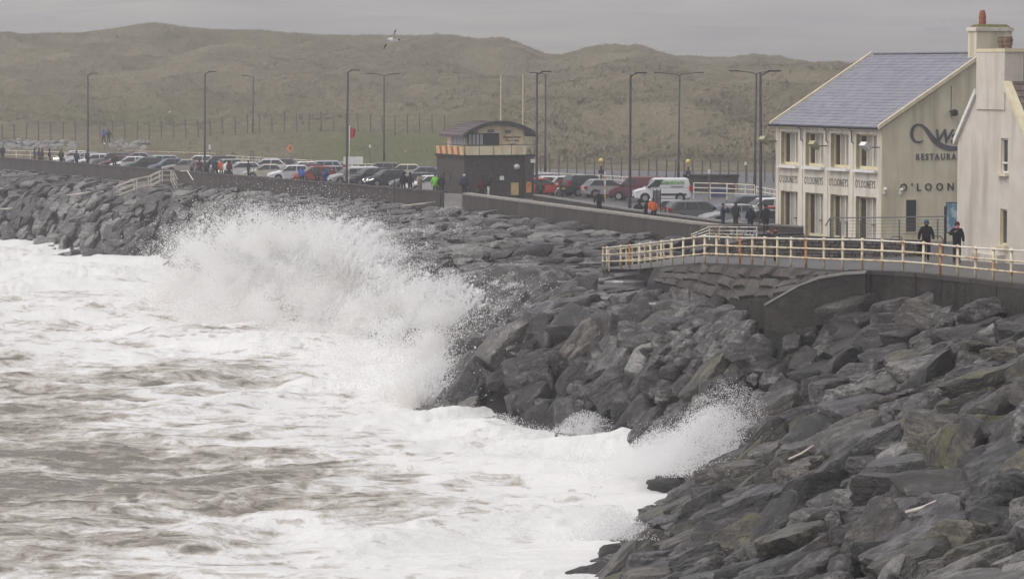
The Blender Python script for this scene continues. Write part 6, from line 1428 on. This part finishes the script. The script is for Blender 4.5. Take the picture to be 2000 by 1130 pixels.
def person(px, D, z, pose, face, jac, tro, label, hat=None, hood=None, h=1.0, bag=None, group='people on the seafront', scarf=None):
    vs, fs, ms_, J = pose_mesh(pose); me = bpy.data.meshes.new('person'); me.from_pydata(vs, [], fs)
    for m_ in (SKIN, cloth(jac), cloth(tro), BOOT): me.materials.append(m_)
    me.polygons.foreach_set('material_index', ms_); me.polygons.foreach_set('use_smooth', [True] * len(fs))
    o = bpy.data.objects.new('person', me); COL.objects.link(o); lz = min(v[2] for v in vs)
    o.location = (XD(px, D), D, z - lz * h); o.rotation_euler = (0, 0, R(face)); o.scale = (h, h, h); tag(o, label, 'person', group)
    a, b = Vector(J['hd0'][:3]), Vector(J['hd1'][:3]); ax = (b - a).normalized(); c = a.lerp(b, .62)
    def cap(nm, mat, r, lo, ytilt, sq=1.0):
        v_, f_ = [], []; n_ = 12; fw = Vector((0, -1, 0)); fw = (fw - ax * fw.dot(ax)).normalized(); sd = ax.cross(fw); rows_ = 6
        for i in range(rows_ + 1):
            t = i / rows_ * lo
            for k in range(n_):
                p = 6.2832 * k / n_; tt = t * (1 - ytilt * max(0, math.cos(p)) ** 1.5); v_.append((c + (ax * math.cos(tt) * r * 1.12 + (fw * math.cos(p) + sd * math.sin(p)) * math.sin(tt) * r * sq))[:])
        for i in range(rows_):
            for k in range(n_): f_.append((i * n_ + k, i * n_ + (k + 1) % n_, (i + 1) * n_ + (k + 1) % n_, (i + 1) * n_ + k))
        q = MB(); q.add(v_, f_); ob = q.build(nm, mat, o, smooth=True); so = ob.modifiers.new('thick', 'SOLIDIFY'); so.thickness = .012
    if hood: cap('hood', cloth(hood), .118, 2.35, .42)
    elif hat: cap('hat', cloth(hat), .108, 1.5, .12)
    else: cap('hair', HAIR, .104, 1.9, .42)
    if scarf: q = MB(); q.lathe([(.075, 0), (.1, .03), (.098, .1), (.08, .13)], 10, (J['nek'][0], J['nek'][1] - .015, J['nek'][2] - .02)); q.build('scarf', cloth(scarf), o, smooth=True)
    if bag: q = MB(); q.box((0, .2, 1.2), (.3, .18, .42)); q.build('backpack', cloth(bag), o)
    # eyes, a mouth line
    e = MB(); hd = a.lerp(b, .5)
    for s in (-1, 1): e.ball((hd + Vector((s * .03, -.074, .01)))[:], .009, 6)
    stuff(e.build('eyes', BOOT, o))
    return o
def on_prom(px, *a, back=2.2, z=6.6, **k): return person(px, wall_D(px) + back, z, *a, **k)
on_prom(6, 'stand', 160, BLK, BLK, 'dark figure at the very left edge behind the sea wall')
on_prom(68, 'stand', 100, DGR, BLK, 'person in charcoal, first of the pair left of the blue backpack'); on_prom(77, 'walk', 110, BRN, BLK, 'person with a blue backpack among the far left walkers', bag=BLU); on_prom(83, 'stand', 80, MAR, BLK, 'person in dark wine jacket right of the blue backpack')
on_prom(97, 'walk', 100, BLK, DGR, 'dark hooded walker alone before the first white car', hood=BLK); on_prom(120, 'stand', 30, OLV, BLK, 'figure in dark olive in front of the lit white car'); on_prom(150, 'stand', 150, NAV, BLK, 'figure in navy in front of the pale blue hatchback'); on_prom(171, 'stand', 60, OLV, BLK, 'stocky figure in olive at the foot of the leftmost lamp', hood=OLV)
on_prom(224, 'stand', 190, OLV, BLK, 'upright dark figure before the white hatchback far left')
person(203, 395, 7.6, 'walk', 150, BLU, NAV, 'person in bright blue jacket up on the far bank', hood=BLU); person(213, 396, 7.6, 'stand', 170, DGR, BLK, 'small dark figure beside the bright blue jacket')
on_prom(375, 'lean', 140, GRY, DGR, 'person in grey leaning beside the second lamp'); on_prom(391, 'lean', 200, MAR, BLK, 'person in dark red bending left of the second lamp', hood=MAR); on_prom(405, 'lean', 120, BLK, BLK, 'person in black at the foot of the second lamp')
on_prom(421, 'stand', 170, NAV, NAV, 'person in navy left of the orange jacket'); on_prom(432, 'stand', 185, ORG, DGR, 'person in orange jacket within the small group'); on_prom(441, 'lean', 160, WHT, DGR, 'person in white top between orange and maroon jackets'); on_prom(448, 'stand', 150, MAR, BLK, 'person in maroon at the right of the small group', hood=MAR)
on_prom(485, 'arms', 110, NAV, BLK, 'dark figure standing by the two green posts', z=6.7)
on_prom(590, 'bent', 200, BLU, BLK, 'person in blue bent low before the red hatchback'); on_prom(619, 'lean', 180, DGR, BLK, 'dark figure leaning before the red hatchback'); on_prom(634, 'bent', 30, BLU, BLU, 'person in blue jacket stooping at the red hatchback tail', hood=BLU)
on_prom(788, 'stand', 200, BLK, BLK, 'left one of two black-clad onlookers before the grey hatchback', hood=BLK); on_prom(801, 'stand', 160, BLK, BLK, 'right one of two black-clad onlookers before the grey hatchback', hood=BLK)
on_prom(821, 'lean', 240, BEI, BEI, 'person in beige leaning over the wall left of the lookout'); on_prom(850, 'stand', 180, GRN, BLK, 'person in bright green jacket at the flood gate'); on_prom(862, 'stand', 170, BLK, BLK, 'dark figure just right of the bright green jacket')
on_prom(907, 'stand', 175, NAV, NAV, 'broad person in navy before the lookout wall', hat=WHT, h=1.06); on_prom(941, 'stand', 190, MAR, BLK, 'person in maroon before the lookout windows'); on_prom(954, 'lean', 90, BLK, WHT, 'person in dark top and white trousers before the lookout', z=6.9)
person(1056, 243, 6.4, 'stand', 170, OLV, BLK, 'dark figure standing against the lookout corner lamp')
person(1090, 241, 6.05, 'walk', 70, GRY, NAV, 'person with grey top walking past the white hatchbacks', hat=BLK, scarf=WHT)
on_prom(1170, 'walk', 5, BLK, BLK, 'lone walker in black on the promenade below the beacon', hat=BLK)
person(1246, 221, 6.0, 'crouch', 150, BLK, BLK, 'black-clad person crouching in front of the white van', h=1.2, hood=BLK)
on_prom(1261, 'bent', 60, BLK, NAV, 'person in black stooping beside the orange jacket', back=3.2); on_prom(1277, 'bent', 200, ORG, NAV, 'person in orange jacket and pale hood stooping by the parapet', hood=(.5, .55, .62), back=2.4)
for px, D, pose, fc, j_, t2, lb, kw in ((1412, 193.5, 'photo', 100, NAV, NAV, 'onlooker in navy raising a camera, left of four', dict(hat=BLK)), (1437, 192.8, 'stand', 120, BLK, BRN, 'tall onlooker in black jacket and brown trousers', dict(h=1.07)), (1466, 192.2, 'stand', 200, NAV, NAV, 'onlooker with a pale cap beside the last lamp', dict(hat=GRY, h=.97)), (1496, 192, 'walk', 0, BLK, BLK, 'onlooker in black right of the last lamp', dict(hood=BLK, h=1.0))):
    person(px, D, 6.6, pose, fc, j_, t2, lb, **kw)
person(1516, 149, 7.28, 'photo', -75, (.06, .05, .055), BLK, 'photographer in maroon bobble hat and red gloves on the ramp', hat=MAR, scarf=MAR)
person(1810, 139.5, 8.02, 'walk', 0, BLK, BLK, 'walker in black with a blue hood on the path', hood=(.04, .14, .24), h=1.02)
person(1870, 138.5, 8.0, 'arms', 5, BLK, (.04, .045, .05), 'walker with pink scarf and pink hem beside the white house', hood=MAR, scarf=PNK)
# ================================================================== RAIN HAZE
hz = MB().box((0, 3290, 158), (4200, 6700, 324)).build('haze', [])
hz['kind'] = 'stuff'; hz['label'] = 'grey rain haze over the whole seafront'; hz['category'] = 'haze'
hm = bpy.data.materials.new('haze'); hm.use_nodes = True
n, l = hm.node_tree.nodes, hm.node_tree.links; n.remove(n['Principled BSDF'])
pv = n.new('ShaderNodeVolumePrincipled'); pv.inputs['Density'].default_value = HAZE; pv.inputs['Color'].default_value = HAZE_COL; pv.inputs['Anisotropy'].default_value = 0.0
l.new(pv.outputs[0], n['Material Output'].inputs['Volume'])
hz.data.materials.append(hm)
